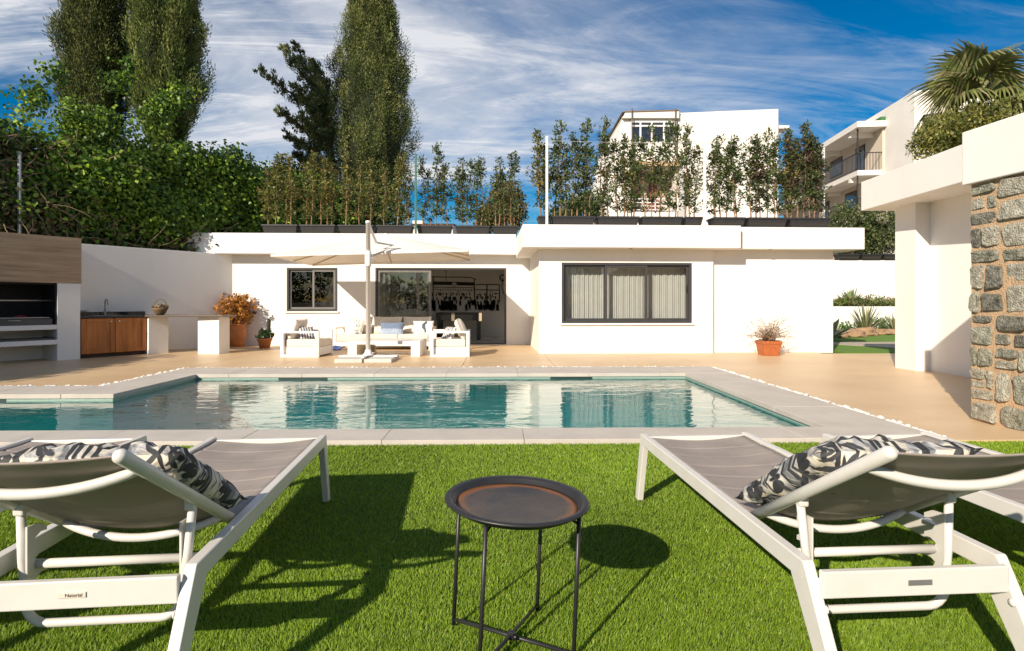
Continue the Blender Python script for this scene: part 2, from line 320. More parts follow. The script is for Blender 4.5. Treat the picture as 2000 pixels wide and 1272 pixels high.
# flat roof and its deep fascias
xfl, xf1, xf2, xf3 = X_(365, YFL), X_(1021, YF1), X_(1447, YF1), X_(1689, YF2)
rf = MB().box((xfl, YFL, ZSL), (xf1 - .003, 20.3, ZTL)).build('roof', WHITE, villa, bevel=.01)
MB().box((xf1, YF1, ZS + .003), (xf2, 20.29, ZT)).build('roof', WHITE, villa, bevel=.01)
MB().box((xf2 - .2, YF2, ZS + .006), (xf3, 20.28, ZT - .004)).build('roof', WHITE, villa, bevel=.01)
for px_ in (1232, 1505):                                     # little soffit spots
    p = at_y(px_, HOR, YB - .2); MB().lathe([(.045, 0), (.045, .012)], 14, (p.x, p.y, ZS - .01)).build('soffit_spot', mat('spot_grey', (.25, .25, .25), .4), villa)
p = at_y(428, 478, YFL); 
for px_, py_ in ((375, 476), (424, 478)):
    p = at_y(px_, py_, YFL); MB().tube([(p.x, YFL - .06, p.z), (p.x, YFL + .02, p.z)], .028, 10).build('drain_spout', BLACKP, villa, smooth=True)
# rooms behind the openings
IW = mat('interior_white', (.78, .75, .71), .8, .03, 2); IF = mat('interior_floor_tile', (.55, .53, .5), .25, .08, 3)
YI = 19.8
MB().box((xl, YI, 0), (xb + .1, YI + .2, 2.6)).build('interior_wall', IW, villa)
for xx in (xl, X_(700, YR)): MB().box((xx, YR + .25, 0), (xx + .12, YI, 2.6)).build('interior_wall', IW, villa)
MB().box((xb + .04, YR + .02, 0), (xb + .2, YI, 2.6)).build('interior_wall', IW, villa)
MB().box((xl, YR + .02, .001), (xb + .1, YI, .012)).build('interior_floor', IF, villa)
MB().box((xb + .25, YB + 2.6, 0), (xr2 - .25, YB + 2.75, 2.6)).build('interior_wall', IW, villa)
MB().box((xb + .25, YB + .25, .001), (xr2 - .25, YB + 2.6, .012)).build('interior_floor', IF, villa)
# windows
def frame_mb(R, y0, y1, t, bot=None):
    x0, z0, x1, z1 = R; bt = bot or t
    return MB().box((x0, y0, z0), (x0 + t, y1, z1)).box((x1 - t, y0, z0), (x1, y1, z1)).box((x0 + t, y0 + .001, z1 - t), (x1 - t, y1 - .001, z1)).box((x0 + t, y0 + .001, z0), (x1 - t, y1 - .001, z0 + bt))
SASHG = mat('sash_grey', (.17, .165, .16), .4, .1, 5)
def sash(R, y0, t, parent, name='sash', m=None):
    o = frame_mb(R, y0, y0 + .035, t).build(name, m or ANTH, parent, bevel=.003)
    MB().add([(R[0] + t - .005, y0 + .016, R[1] + t - .005), (R[2] - t + .005, y0 + .016, R[1] + t - .005), (R[2] - t + .005, y0 + .016, R[3] - t + .005), (R[0] + t - .005, y0 + .016, R[3] - t + .005)], [(0, 1, 2, 3)]).build('pane', GLASS, o); return o
def window(R, Y, cuts, sill=True, t=.055):
    Rr = (R[0] + .002, R[1] + .002, R[2] - .002, R[3] - .002)
    o = frame_mb(Rr, Y - .012, Y + .12, t).build('window', ANTH, villa, bevel=.004)
    e = [R[0] + t] + cuts + [R[2] - t]
    for i, (a, b) in enumerate(zip(e[:-1], e[1:])):
        sash((a - (.03 if i else 0) + .001, R[1] + t + .001, b + (.03 if i < len(e) - 2 else 0) - .001, R[3] - t - .001), Y + .01 + .04 * ((i + 1) % 2), .055, o, m=SASHG if len(cuts) == 1 else None)
    if sill: MB().box((R[0] - .04, Y - .05, R[1] - .045), (R[2] + .04, Y - .001, R[1] - .003)).build('sill', WHITE, o, bevel=.004)
    return o
w1 = window(W1, YR, [X_(612, YR)]); w2 = window(W2, YB, [X_(1184, YB), X_(1263, YB)])
MB().box((W2[2] - .14, YB - .005, 1.2 + .25), (W2[2] - .11, YB + .02, 1.2 + .42)).build('handle', BLACKP, w2, bevel=.004)
# curtains behind the wide window
CUR = mat('sheer_curtain', (.80, .77, .72), .9, .04, 6)
cb = CUR.node_tree; b = cb.nodes['Principled BSDF']; tl = N(cb, 'ShaderNodeBsdfTranslucent'); tl.inputs[0].default_value = (.7, .66, .6, 1); mm = N(cb, 'ShaderNodeMixShader'); mm.inputs[0].default_value = .35
L(cb, b.outputs[0], mm.inputs[1]); L(cb, tl.outputs[0], mm.inputs[2]); L(cb, mm.outputs[0], cb.nodes['Material Output'].inputs[0])
for a, b2 in ((W2[0] + .16, W2[0] + 1.06), (W2[0] + 1.1, W2[0] + 2.02), (W2[0] + 2.03, W2[2] - .03)):
    n = 120; xx = np.linspace(a, b2, n); yy = YB + .31 + .012 * np.sin(xx * 46 + 2 * np.sin(xx * 5)) + .012 * np.sin(xx * 120); mb = MB()
    mb.add([(x, y, .05) for x, y in zip(xx, yy)] + [(x, y, 2.4) for x, y in zip(xx, yy)], [(i, i + 1, n + i + 1, n + i) for i in range(n - 1)])
    mb.build('curtain', CUR, villa, smooth=True)
# sliding door: outer frame and the sashes pushed to the left
dr = frame_mb((DR[0] + .002, DR[1], DR[2] - .002, DR[3] - .002), YR - .01, YR + .16, .05, .03).build('sliding_door', ANTH, villa, bevel=.004)
ax, bx_ = X_(737, YR), X_(842, YR)
sash((ax, .05, bx_, DR[3] - .06), YR + .03, .07, dr, m=SASHG); sash((ax + .14, .05, bx_ - .03, DR[3] - .06), YR + .075, .07, dr, m=SASHG); sash((ax + .28, .05, bx_ - .06, DR[3] - .06), YR + .12, .07, dr, m=SASHG)
# mural on the back wall: ink drawing of a street with a crowd
INK = mat('mural_ink', (.02, .02, .02), .8, .3, 5)
mu = MB(); yk = YI - .004
def stroke(x0, z0, x1, z1, t):
    d = Vector((x1 - x0, z1 - z0)); n_ = Vector((-d.y, d.x)).normalized() * t / 2
    mu.add([(x0 + n_.x, yk, z0 + n_.y), (x1 + n_.x, yk, z1 + n_.y), (x1 - n_.x, yk, z1 - n_.y), (x0 - n_.x, yk, z0 - n_.y)], [(0, 1, 2, 3)])
M0 = at_y(775, 612, YI); M1 = at_y(985, 528, YI)
def mp_(px_, py_): p = at_y(px_, py_, YI); return p.x, p.z
r2 = random.Random(3)
def poly(pts, t):
    for a, b in zip(pts[:-1], pts[1:]): stroke(*mp_(*a), *mp_(*b), t)
poly([(842, 541), (845, 541), (918, 542), (930, 546)], .03); poly([(846, 553), (926, 555)], .12); poly([(846, 541), (846, 606)], .04); poly([(926, 546), (928, 600)], .04)
poly([(928, 556), (975, 556), (976, 590)], .035); poly([(951, 557), (951, 590)], .045); poly([(930, 566), (974, 567)], .03); poly([(846, 561), (926, 562)], .02); poly([(848, 566), (924, 567)], .015)
poly([(871, 528), (871, 553)], .02); poly([(780, 560), (780, 600)], .02); poly([(775, 558), (845, 556)], .03); poly([(982, 543), (980, 560), (984, 575)], .03)
for i in range(16): x = 850 + i * 5; poly([(x, 562), (x, 567)], .012)
for i in range(60): x = r2.uniform(780, 970); y = r2.uniform(566, 582); poly([(x, y), (x + r2.uniform(2, 7), y + r2.uniform(-.6, .6))], r2.uniform(.01, .025))
for i in range(230):
    x = r2.uniform(790, 974); y = r2.choice((578, 586, 596, 606)) + r2.uniform(-2, 2); h = 2.5 + (y - 570) * .2
    poly([(x, y - h), (x + r2.uniform(-.8, .8), y - h * .35)], h * .0075); poly([(x, y - h * .4), (x - h * .22, y)], h * .003); poly([(x, y - h * .4), (x + h * .25, y)], h * .003); poly([(x - .35 * h * .3, y - h * 1.12), (x + .35 * h * .3, y - h * 1.12)], h * .005)
mu.build('mural', INK, villa)
hx, hz_ = mp_(982, 543); mu2 = MB().tube([(hx + .1 * math.cos(a), yk - .01, hz_ + .1 * math.sin(a)) for a in np.linspace(0, 2 * math.pi, 20)], .022, 6); mu2.build('wall_ornament', INK, villa)
cx_, cz_ = mp_(887, 556); MB().tube([(cx_, yk - .03, cz_), (cx_, yk, cz_)], .085, 20).build('wall_clock', mat('clock_face', (.5, .48, .45), .5), villa)
# games table in the room
gt = thing('games_table', 'dark games table standing inside the open sliding door', 'table', (at_y(905, HOR, 18.6).x, 18.6, .012))
MB().box((-.85, -.5, .62), (.62, .5, .86)).build('cabinet', mat('dark_wood', (.022, .018, .016), .35), gt, bevel=.01)
for sx in (-.75, .5):
    for sy in (-.4, .4): MB().box((sx - .06, sy - .06, 0), (sx + .06, sy + .06, .62)).build('leg', MATS['dark_wood'], gt, bevel=.005)
for sx in (-.3, .56): MB().box((sx - .055, -.512, .6), (sx + .045, -.5, .87)).build('end_plate', mat('pale_wood', (.5, .4, .28), .5), gt)
# ================================================================== LEFT GARDEN WALL (slanting), local frame along the wall
G0 = c2w(-9.16, 12.1); ANG = math.radians(33.6)                       # direction of the wall, from the view axis
uw = c2w(math.sin(ANG), math.cos(ANG)); vw = c2w(-math.cos(ANG), math.sin(ANG))      # along (to the back), into the wall
RZ = math.atan2(uw.y, uw.x)                                         # local x = along, local y = into the wall
gw = tag(MB().box((-4.5, .9, -.02), (5.75, 1.15, 2.53)).build('garden_wall', WHITE, None, bevel=.008), 'long white rendered garden wall behind the outdoor kitchen', 'wall')
gw.location = G0; gw.rotation_euler = (0, 0, RZ)
# ================================================================== RIGHT-HAND BUILDING in camera-aligned frame
RT = -PSI
wing = thing('guest_wing', 'tall white porch wing with deep fascia right of the garden gap', 'building', (0, 0, 0), RT)
MB().box((7.07, 9.97, -.02), (9.5, 10.5, 2.96)).build('pillar', WHITE, wing, bevel=.006)
MB().box((7.33, 5.95, -.02), (7.6, 9.968, 2.96)).build('wall', WHITE, wing)
MB().prism([(6.42, 5.86), (11, 5.86), (11, 10.87), (6.67, 10.87)], 2.95, 3.5).build('roof', WHITE, wing, bevel=.01)
MB().box((7.325, 8.55, .37), (7.335, 8.6, .42)).build('socket', mat('socket_grey', (.45, .45, .44), .5), wing)
sa = math.atan(.117)                                                # stone wall direction
stone = thing('stone_wing', 'white roofed wing with rough grey stone wall at the right edge', 'building', c2w(4.70, 5.82), RT + sa)
# local: +y away from the camera along the face, -x outwards (to the left)
MORT = mat('ochre_mortar', (.50, .345, .21), .95, .2, 9, .8, 60, bdist=.02)
MB().box((.0, -4.2, -.02), (4, 0, 2.41)).build('wall', MORT, stone)
MB().box((-.06, -4.6, 2.405), (4.2, .05, 2.95)).build('roof', WHITE, stone, bevel=.01)
STN = [mat('stone_grey_%s' % a, c1, .9, .3, 17, 1., 62, col2=c2, detail=12, bdist=.035) for a, c1, c2 in (('dark', (.06, .06, .05), (.30, .29, .24)), ('green', (.13, .135, .105), (.45, .44, .35)), ('pale', (.22, .215, .17), (.58, .55, .45)))]
rs = random.Random(12); cells = []
def split(y0, z0, y1, z1, dep=0):
    w_, h_ = y1 - y0, z1 - z0
    big = max(w_, h_) > .40 or (w_ * h_ > .075) or (w_ * h_ > .035 and rs.random() < .3)
    if not big or dep > 12: cells.append((y0, z0, y1, z1)); return
    if (w_ > h_ * rs.uniform(.85, 1.3)): c = y0 + w_ * rs.uniform(.3, .7); split(y0, z0, c, z1, dep + 1); split(c, z0, y1, z1, dep + 1)
    else: c = z0 + h_ * rs.uniform(.3, .7); split(y0, z0, y1, c, dep + 1); split(y0, c, y1, z1, dep + 1)
for k_ in range(4):
    a_ = -2.4 + k_ * .6; split(a_, -.01, a_ + .6 + (.012 if k_ == 3 else 0), 2.4)
for (y0, z0, y1, z1) in cells:
    gp = rs.uniform(.009, .026); ww, hh_ = y1 - y0 - 2 * gp, z1 - z0 - 2 * gp; cy_, cz_ = (y0 + y1) / 2, (z0 + z1) / 2; k = 16; pts = []
    sk, sk2 = rs.uniform(-.14, .14), rs.uniform(-.12, .12); e = rs.uniform(.22, .42)
    for i in range(k):
        a = 2 * math.pi * (i + .3) / k; cx, sy = math.cos(a), math.sin(a); px_ = math.copysign(abs(cx) ** e, cx) * rs.uniform(.88, 1.02); pz_ = math.copysign(abs(sy) ** e, sy) * rs.uniform(.88, 1.02)
        pts.append((cy_ + ww / 2 * (px_ * (1 + sk * pz_)) , cz_ + hh_ / 2 * (pz_ * (1 + sk2 * px_))))
    out = rs.uniform(.006, .032); t1, t2 = rs.uniform(-.02, .02), rs.uniform(-.02, .02); vs = [(.03, *p) for p in pts]
    for sc_, o_ in ((.985, .7), (.9, 1.), (.5, 1.05)): vs += [(-out * o_ * rs.uniform(.8, 1.25) - t1 * (p[0] - cy_) / ww - t2 * (p[1] - cz_) / hh_, cy_ + (p[0] - cy_) * sc_, cz_ + (p[1] - cz_) * sc_) for p in pts]
    vs.append((-out * rs.uniform(.9, 1.3), cy_, cz_)); fs = [(r_ * k + i, r_ * k + (i + 1) % k, (r_ + 1) * k + (i + 1) % k, (r_ + 1) * k + i) for r_ in range(3) for i in range(k)] + [(3 * k + i, 3 * k + (i + 1) % k, 4 * k) for i in range(k)]
    MB().add(vs, fs).build('stone', STN[rs.choice((0, 1, 1, 2, 2))], stone)
# ================================================================== VEGETATION
LEAF = leafmat('leaf'); NEEDLE = leafmat('needle', .7, .12)
def core(rad_fn, z0, z1, m, name, parent, nseg=18, nz_=14, seed=0, amp=.2):
    mb = MB(); vs = []
    for i in range(nz_ + 1):
        z = z0 + (z1 - z0) * i / nz_; r = rad_fn(z)
        for j in range(nseg):
            a = 2 * math.pi * j / nseg; rr = max(.01, r * (1 + amp * nz(math.cos(a) * 1.7 + seed, math.sin(a) * 1.7, z * .8)))
            vs.append((rr * math.cos(a), rr * math.sin(a), z))
    mb.add(vs, [(i * nseg + j, i * nseg + (j + 1) % nseg, (i + 1) * nseg + (j + 1) % nseg, (i + 1) * nseg + j) for i in range(nz_) for j in range(nseg)] + [tuple(range(nseg)), tuple(nz_ * nseg + j for j in range(nseg))])
    return mb.build(name, m, parent, smooth=True)
def clump_leaves(cen, rad, per, Ln, Wd, cols, axis_bias, jit=.2, clump_jit=.35, **kw):
    """per leaves round every clump centre; colour varies clump by clump and leaf by leaf"""
    k = len(cen); n = k * per; base = pal(k, cols, jit=clump_jit); C = np.repeat(base, per, 0) * (1 + rng.uniform(-jit, jit, (n, 1)))
    off = rng.normal(size=(n, 3)); off = unit(off) * (rng.random((n, 1)) ** .45); P = np.repeat(cen, per, 0) + off * np.repeat(np.broadcast_to(rad, (k, 3)) if np.ndim(rad) < 2 else rad, per, 0)
    A = off + np.asarray(np.repeat(axis_bias, per, 0) if np.ndim(axis_bias) == 2 else axis_bias) + rng.normal(0, .35, (n, 3))
    return leaves(P, A, Ln * rng.uniform(.6, 1.3, n), Wd * rng.uniform(.7, 1.3, n), np.clip(C, 0, 1), **kw)
def cypress(label, base, r_fn, z0, z1, nclump, per, cols, seed, clump=.3, up=1.6, corem=None, group=None):
    t = thing('cypress_tree', label, 'tree', base, 0, group)
    MB().tube([(0, 0, 0), (.05, 0, z0), (0, .05, (z0 + z1) / 2), (0, 0, z1 - .3)], [.22, .18, .12, .03], 10).build('trunk', WOODT, t, smooth=True)
    zz = z0 + (z1 - z0) * rng.random(nclump) ** .95; a = rng.uniform(0, 2 * math.pi, nclump)
    lump = np.array([1 + .42 * nz(math.cos(x) * 2.0 + seed, math.sin(x) * 2.0, z * 1.15) + .14 * nz(math.cos(x) * 5, math.sin(x) * 5 + seed, z * 2.5) for x, z in zip(a, zz)])
    r = np.array([r_fn(z) for z in zz]) * lump * np.where(rng.random(nclump) < .14, rng.uniform(1.0, 1.17, nclump), rng.uniform(.8, 1.02, nclump)); rad_dir = np.stack([np.cos(a), np.sin(a), np.zeros(nclump)], 1)
    cen = rad_dir * r[:, None]; cen[:, 2] = zz
    V, Fq, C = clump_leaves(cen, (clump * .5, clump * .5, clump * 1.2), per, .095, .024, cols, rad_dir * .7 + np.array([0, 0, up]), clump_jit=.45, wide=.5)
    cr = link('crown', np_mesh('crown', V, Fq, C), NEEDLE, t)
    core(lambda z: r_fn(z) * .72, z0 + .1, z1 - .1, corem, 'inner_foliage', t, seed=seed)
    return t
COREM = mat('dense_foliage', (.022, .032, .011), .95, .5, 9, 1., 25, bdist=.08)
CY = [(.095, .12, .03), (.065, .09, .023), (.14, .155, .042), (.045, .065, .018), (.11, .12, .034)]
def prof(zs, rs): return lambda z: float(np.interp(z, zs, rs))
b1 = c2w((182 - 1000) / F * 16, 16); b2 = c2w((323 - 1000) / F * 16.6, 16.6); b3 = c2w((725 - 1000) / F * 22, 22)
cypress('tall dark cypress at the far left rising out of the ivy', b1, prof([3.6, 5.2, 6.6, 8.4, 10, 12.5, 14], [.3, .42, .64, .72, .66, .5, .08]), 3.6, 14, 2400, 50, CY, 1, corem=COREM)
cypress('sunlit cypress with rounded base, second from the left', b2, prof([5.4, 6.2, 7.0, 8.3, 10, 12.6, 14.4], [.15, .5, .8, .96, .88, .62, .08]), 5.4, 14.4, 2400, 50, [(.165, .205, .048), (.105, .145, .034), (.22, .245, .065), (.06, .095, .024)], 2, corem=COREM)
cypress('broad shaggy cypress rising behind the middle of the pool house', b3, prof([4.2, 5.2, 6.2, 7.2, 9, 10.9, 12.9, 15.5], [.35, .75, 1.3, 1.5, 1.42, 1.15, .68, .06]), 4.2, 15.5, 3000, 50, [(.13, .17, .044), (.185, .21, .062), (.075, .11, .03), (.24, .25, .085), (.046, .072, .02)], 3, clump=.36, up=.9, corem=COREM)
# ragged conifer leaning out left of the broad cypress
t = thing('cedar_tree', 'ragged dark conifer with upswept branches left of the broad cypress', 'tree', c2w((655 - 1000) / F * 21.4, 21.4))
tl = Matrix.Translation(-t.location); TR = lambda px, py, d: tl @ at_d(px, py, d)
MB().tube([(0, 0, 0), (.1, 0, 4), TR(640, 250, 21.4), TR(628, 150, 21.4)], [.25, .2, .13, .04], 10).build('trunk', WOODT, t, smooth=True)
cens, rads = [], []; bmz = MB()
for (bx0, by0, tx, ty, dd) in ((640, 215, 508, 133, -.3), (645, 200, 552, 88, .4), (640, 190, 577, 84, -.6), (640, 180, 612, 118, .2), (640, 260, 542, 212, .5), (645, 290, 560, 262, -.5), (645, 310, 575, 300, .3), (640, 240, 575, 165, -.9), (645, 275, 590, 225, -1.), (640, 215, 620, 150, -.9), (650, 320, 610, 320, -.8), (645, 245, 600, 195, .8)):
    p0, p1 = TR(bx0, by0, 21.4), TR(tx, ty, 21.4 + dd); mid = (p0 + p1) / 2 + Vector((0, 0, -.45)); pts = [p0 * (1 - s) ** 2 + mid * 2 * s * (1 - s) + p1 * s * s for s in np.linspace(0, 1, 9)]
    bmz.tube(pts, list(np.linspace(.07, .012, 9)), 6)
    for s in np.linspace(.12, 1, 24):
        p = p0 * (1 - s) ** 2 + mid * 2 * s * (1 - s) + p1 * s * s; w_ = .42 * (1 - .62 * s)
        for _ in range(3): cens.append(np.array(p) + rng.normal(0, w_ * .45, 3)); rads.append([w_ * .55] * 3)
bmz.build('branches', WOODT, t, smooth=True)
V, Fq, C = clump_leaves(np.array(cens), np.array(rads), 26, .14, .04, [(.11, .14, .045), (.17, .19, .065), (.075, .1, .035), (.22, .22, .08)], np.array([-.5, 0, .9]), clump_jit=.4, wide=.5)
link('crown', np_mesh('crown', V, Fq, C), NEEDLE, t)
# ---- ivy bank above the left garden wall (local frame of the wall)
ivy = thing('ivy_hedge', 'tall tangled ivy hedge climbing over the left garden wall', 'hedge', G0, RZ)
sH = [-16, -8, -3, -1.1, -.45, .0, .6, 1.35, 2.1, 2.8, 3.7, 4.3, 5.4, 6.4, 8, 9.5]; zH = [3.6, 4.2, 4.8, 5.1, 5.0, 4.9, 4.85, 4.95, 5.2, 5.35, 5.5, 5.4, 5.3, 5.2, 5.2, 5.]
Ht = lambda s: np.interp(s, sH, zH) + np.array([.3 * nz(x * 1.3, 4.) + .16 * nz(x * 4, 9.) for x in np.atleast_1d(s)])
def surf(s, z):
    s, z = np.atleast_1d(s), np.atleast_1d(z)
    return 1.5 + np.array([.45 * nz(a * .8, b * .8, 2.) + .22 * nz(a * 2.3, b * 2.3, 7.) for a, b in zip(s, z)]) + np.maximum(0, z - 4.4) * .22
n = 5600; s = np.where(rng.random(n) < .86, rng.uniform(-2.6, 9, n), rng.uniform(-16, -2.6, n)); top = Ht(s); z = 2.2 + (top - 2.2) * rng.random(n) ** .85; y = surf(s, z) + rng.uniform(-.12, .35, n)
dull = np.clip(1.1 - np.abs(s + .9) / 1.3, 0, 1) * (z < 4.9) + (z < 3.1) * .75
cols_b = np.array([(.21, .33, .032), (.15, .26, .03), (.08, .155, .025), (.31, .42, .06), (.045, .095, .02)]); cols_d = np.array([(.13, .125, .045), (.09, .105, .035), (.2, .13, .065), (.065, .08, .028)])
pick = rng.random(n) < dull * .8
cb_ = np.where(pick[:, None], cols_d[rng.integers(0, 4, n)], cols_b[rng.choice(5, n, p=[.23, .25, .25, .12, .15])])
keep = rng.random(n) > pick * .35; s, z, y, cb_ = s[keep], z[keep], y[keep], cb_[keep]; n = len(s)
per = 16; N_ = n * per; P = np.repeat(np.stack([s, y, z], 1), per, 0) + rng.normal(0, 1, (N_, 3)) * np.array([.17, .13, .16]); C = np.repeat(cb_, per, 0) * (1 + rng.uniform(-.3, .3, (N_, 1)))
A = np.stack([rng.normal(0, .6, N_), rng.normal(-.25, .35, N_), rng.normal(-.75, .4, N_)], 1); NR = np.stack([rng.normal(0, .5, N_), rng.normal(-.7, .4, N_), rng.normal(.75, .4, N_)], 1)
bad = (P[:, 2] < 2.75) & (P[:, 1] < 1.2) & (P[:, 0] > -4.5); P[bad, 1] = 1.3
V, Fq, C = leaves(P, A, rng.uniform(.06, .145, N_), rng.uniform(.055, .135, N_), np.clip(C, 0, 1), wide=.36, fold=.1, nrm=np.cross(A, np.cross(A, NR)) * -1)
# sprays of ivy climbing the cypresses
spr = []
for (px_, py_, d_, r_) in ((72, 180, 13.2, .3), (110, 150, 13.3, .3), (140, 235, 13.4, .45), (185, 245, 14, .5), (215, 255, 14, .45), (248, 120, 14.6, .14), (243, 150, 14.6, .16), (300, 215, 14.8, .35), (330, 205, 15, .35), (290, 245, 14.8, .5), (225, 165, 14.5, .25), (55, 205, 13, .35), (350, 180, 15, .35), (170, 250, 13.6, .6)):
    c = inv(ivy) @ at_d(px_, py_, d_); spr.append((c, r_))
cen = np.concatenate([np.array(c)[None] + unit(rng.normal(size=(int(60 * r_), 3))) * rng.random((int(60 * r_), 1)) ** .4 * r_ for c, r_ in spr])
cen = cen.astype(float); per = 12; N2 = len(cen) * per; P2_ = np.repeat(cen, per, 0) + rng.normal(0, .11, (N2, 3)); A2 = np.stack([rng.normal(0, .6, N2), rng.normal(-.25, .4, N2), rng.normal(-.7, .4, N2)], 1)
part2 = leaves(P2_, A2, rng.uniform(.06, .12, N2), rng.uniform(.055, .11, N2), np.repeat(pal(len(cen), cols_b, [.14, .24, .32, .06, .24], jit=.3), per, 0), wide=.36, fold=.1)
link('foliage', np_mesh('foliage', *merge([(V, Fq, C), part2])), LEAF, ivy)['kind'] = 'stuff'
ns_, nz2 = 100, 14; ss = np.linspace(-16, 9.4, ns_); mb = MB(); vs = []
for a in ss:
    tz = float(Ht(a)[0]) - .25
    for j in range(nz2 + 1): zj = 1.2 + (tz - 1.2) * j / nz2; vs.append((a, float(surf([a], [zj])[0]) + .28 + (.5 if j == nz2 else 0), zj))
    oy = 0; vs.append((a, 3.6 + oy, tz - .2)); vs.append((a, 3.8 + oy, 0))
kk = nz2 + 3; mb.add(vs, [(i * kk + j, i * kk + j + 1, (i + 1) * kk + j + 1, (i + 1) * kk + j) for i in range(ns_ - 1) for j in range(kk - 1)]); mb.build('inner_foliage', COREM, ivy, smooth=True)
# the hedge turns the corner towards the camera, outside the picture; it shades the barbecue and the terrace
mb = MB(); vs = []; ny = 24
for i in range(ny):
    yy = 2.4 - 6.0 * i / (ny - 1); hh_ = float(np.interp(yy, [-3.6, -3.1, -1.9, -1.2, 2.4], [3.1, 3.7, 4.75, 5.2, 5.3])) + .25 * nz(yy * 1.6, 5.); vs += [(-9.4 + .2 * nz(yy, 1.), yy, 0), (-9.4 + .3 * nz(yy, 2.), yy, hh_ - .2), (-9.0, yy, hh_), (-8.5 + .3 * nz(yy, 3.), yy, hh_ - .25), (-8.5 + .2 * nz(yy, 4.), yy, 0)]
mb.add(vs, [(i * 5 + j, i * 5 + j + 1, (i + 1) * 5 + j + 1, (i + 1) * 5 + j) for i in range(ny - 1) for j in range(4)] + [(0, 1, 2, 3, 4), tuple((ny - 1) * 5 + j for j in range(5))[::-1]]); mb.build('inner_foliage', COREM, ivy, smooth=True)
n = 9000; yy = rng.uniform(-3.8, 2.4, n); hh_ = np.interp(yy, [-3.6, -3.1, -1.9, -1.2, 2.4], [3.1, 3.7, 4.75, 5.2, 5.3]); zz_ = rng.random(n) * (hh_ + .15); P = np.stack([-8.95 + rng.choice([-.5, .5], n) * (1 - (zz_ > hh_ - .2) * rng.random(n)) + rng.normal(0, .1, n), yy, zz_], 1)
link('corner_foliage', np_mesh('corner_foliage', *leaves(P, rng.normal(size=(n, 3)) + np.array([0, 0, -.7]), rng.uniform(.1, .2, n), rng.uniform(.09, .17, n), pal(n, cols_b[:4], jit=.3), wide=.36, fold=.1)), LEAF, ivy)['kind'] = 'stuff'
tw = MB(); r3 = random.Random(9)
for i in range(150):
    a = r3.gauss(-.75, .75) if i < 110 else r3.uniform(0, 4.5); zz_ = r3.uniform(2.5, 5.0) if i < 110 else r3.uniform(2.4, 3.4); yy = float(surf([a], [zz_])[0]) - r3.uniform(.05, .3); pts = [Vector((a, yy, zz_))]; d = Vector((r3.gauss(0, 1), r3.gauss(0, .25), r3.gauss(-.3, .8))).normalized()
    for k in range(6): d = (d + Vector((r3.gauss(0, .25), r3.gauss(0, .12), r3.gauss(-.1, .25)))).normalized(); pts.append(pts[-1] + d * r3.uniform(.08, .2))
    tw.tube(pts, list(np.linspace(r3.uniform(.006, .014), .003, 7)), 4)
tw.build('dry_stems', mat('dry_stem', (.28, .2, .12), .9, .3, 20), ivy)['kind'] = 'stuff'
for (px_, py0_, py1_, d_, m_, lab) in ((38, 300, 462, 12.2, mat('galvanised', (.32, .34, .33), .5), 'grey metal fence post among bare twigs at far left'), (472, 365, 462, 17.6, mat('green_post', (.03, .13, .09), .5), 'thin green fence post in front of the ivy hedge'),):
    p = at_d(px_, py1_, d_); q = at_d(px_, py0_, d_); o = thing('fence_post', lab, 'post', (p.x, p.y, 0)); MB().tube([(0, 0, 0), (0, 0, q.z)], .035 if px_ < 100 else .025, 10).build('pole', m_, o, smooth=True); MB().lathe([(.04, 0), (.04, .03), (.01, .045)], 10, (0, 0, q.z)).build('cap', m_, o)
# ---- roof planters with saplings
def planter_mesh(wd):
    mb = MB(); h = .235; t = .03; pts = []
    mb.add([(-wd / 2 + .05, -.17, 0), (wd / 2 - .05, -.17, 0), (wd / 2 - .05, .17, 0), (-wd / 2 + .05, .17, 0), (-wd / 2, -.22, h), (wd / 2, -.22, h), (wd / 2, .22, h), (-wd / 2, .22, h)], [(3, 2, 1, 0), (0, 1, 5, 4), (1, 2, 6, 5), (2, 3, 7, 6), (3, 0, 4, 7)])
    for a, b in (((-wd / 2 - .02, -.24, h), (wd / 2 + .02, -.20, h + .045)), ((-wd / 2 - .02, .20, h), (wd / 2 + .02, .24, h + .045)), ((-wd / 2 - .02, -.1995, h + .001), (-wd / 2 + .02, .1995, h + .044)), ((wd / 2 - .02, -.1995, h + .001), (wd / 2 + .02, .1995, h + .044))): mb.box(a, b)
    return mb.mesh('planter')
YPL, YPR = 16.3, 13.62
planters = [(a, b, YPL, ZTL) for a, b in ((516, 586), (589, 659), (663, 733), (737, 808), (814, 884), (889, 957), (961, 1013))] + [(a, b, YPR, ZT) for a, b in ((1049, 1073), (1075, 1160), (1163, 1245), (1248, 1328), (1331, 1368))] + [(a, b, YPR, ZT - .004) for a, b in ((1386, 1449), (1452, 1530), (1533, 1613))]
SOIL = mat('soil', (.05, .035, .022), .95, .3, 30, .5, 60)
nl = 0
for i, (a, b, Y, zt) in enumerate(planters):
    xa, xb_ = X_(a, Y), X_(b, Y); wd = xb_ - xa - .045
    lab = ('black plastic planter trough on the left roof, %s from the left' % ORD[i]) if i < 7 else ('black plastic planter trough on the right roof, %s from the left' % ORD[i - 7])
    o = thing('planter_box', lab, 'planter', ((xa + xb_) / 2, Y, zt), 0, 'planter troughs along the roof')
    link('trough', planter_mesh(wd), BLACKP, o, bevel=.008); MB().box((-wd / 2 + .021, -.199, .12), (wd / 2 - .021, .199, .22)).build('soil', SOIL, o)
SAP = []
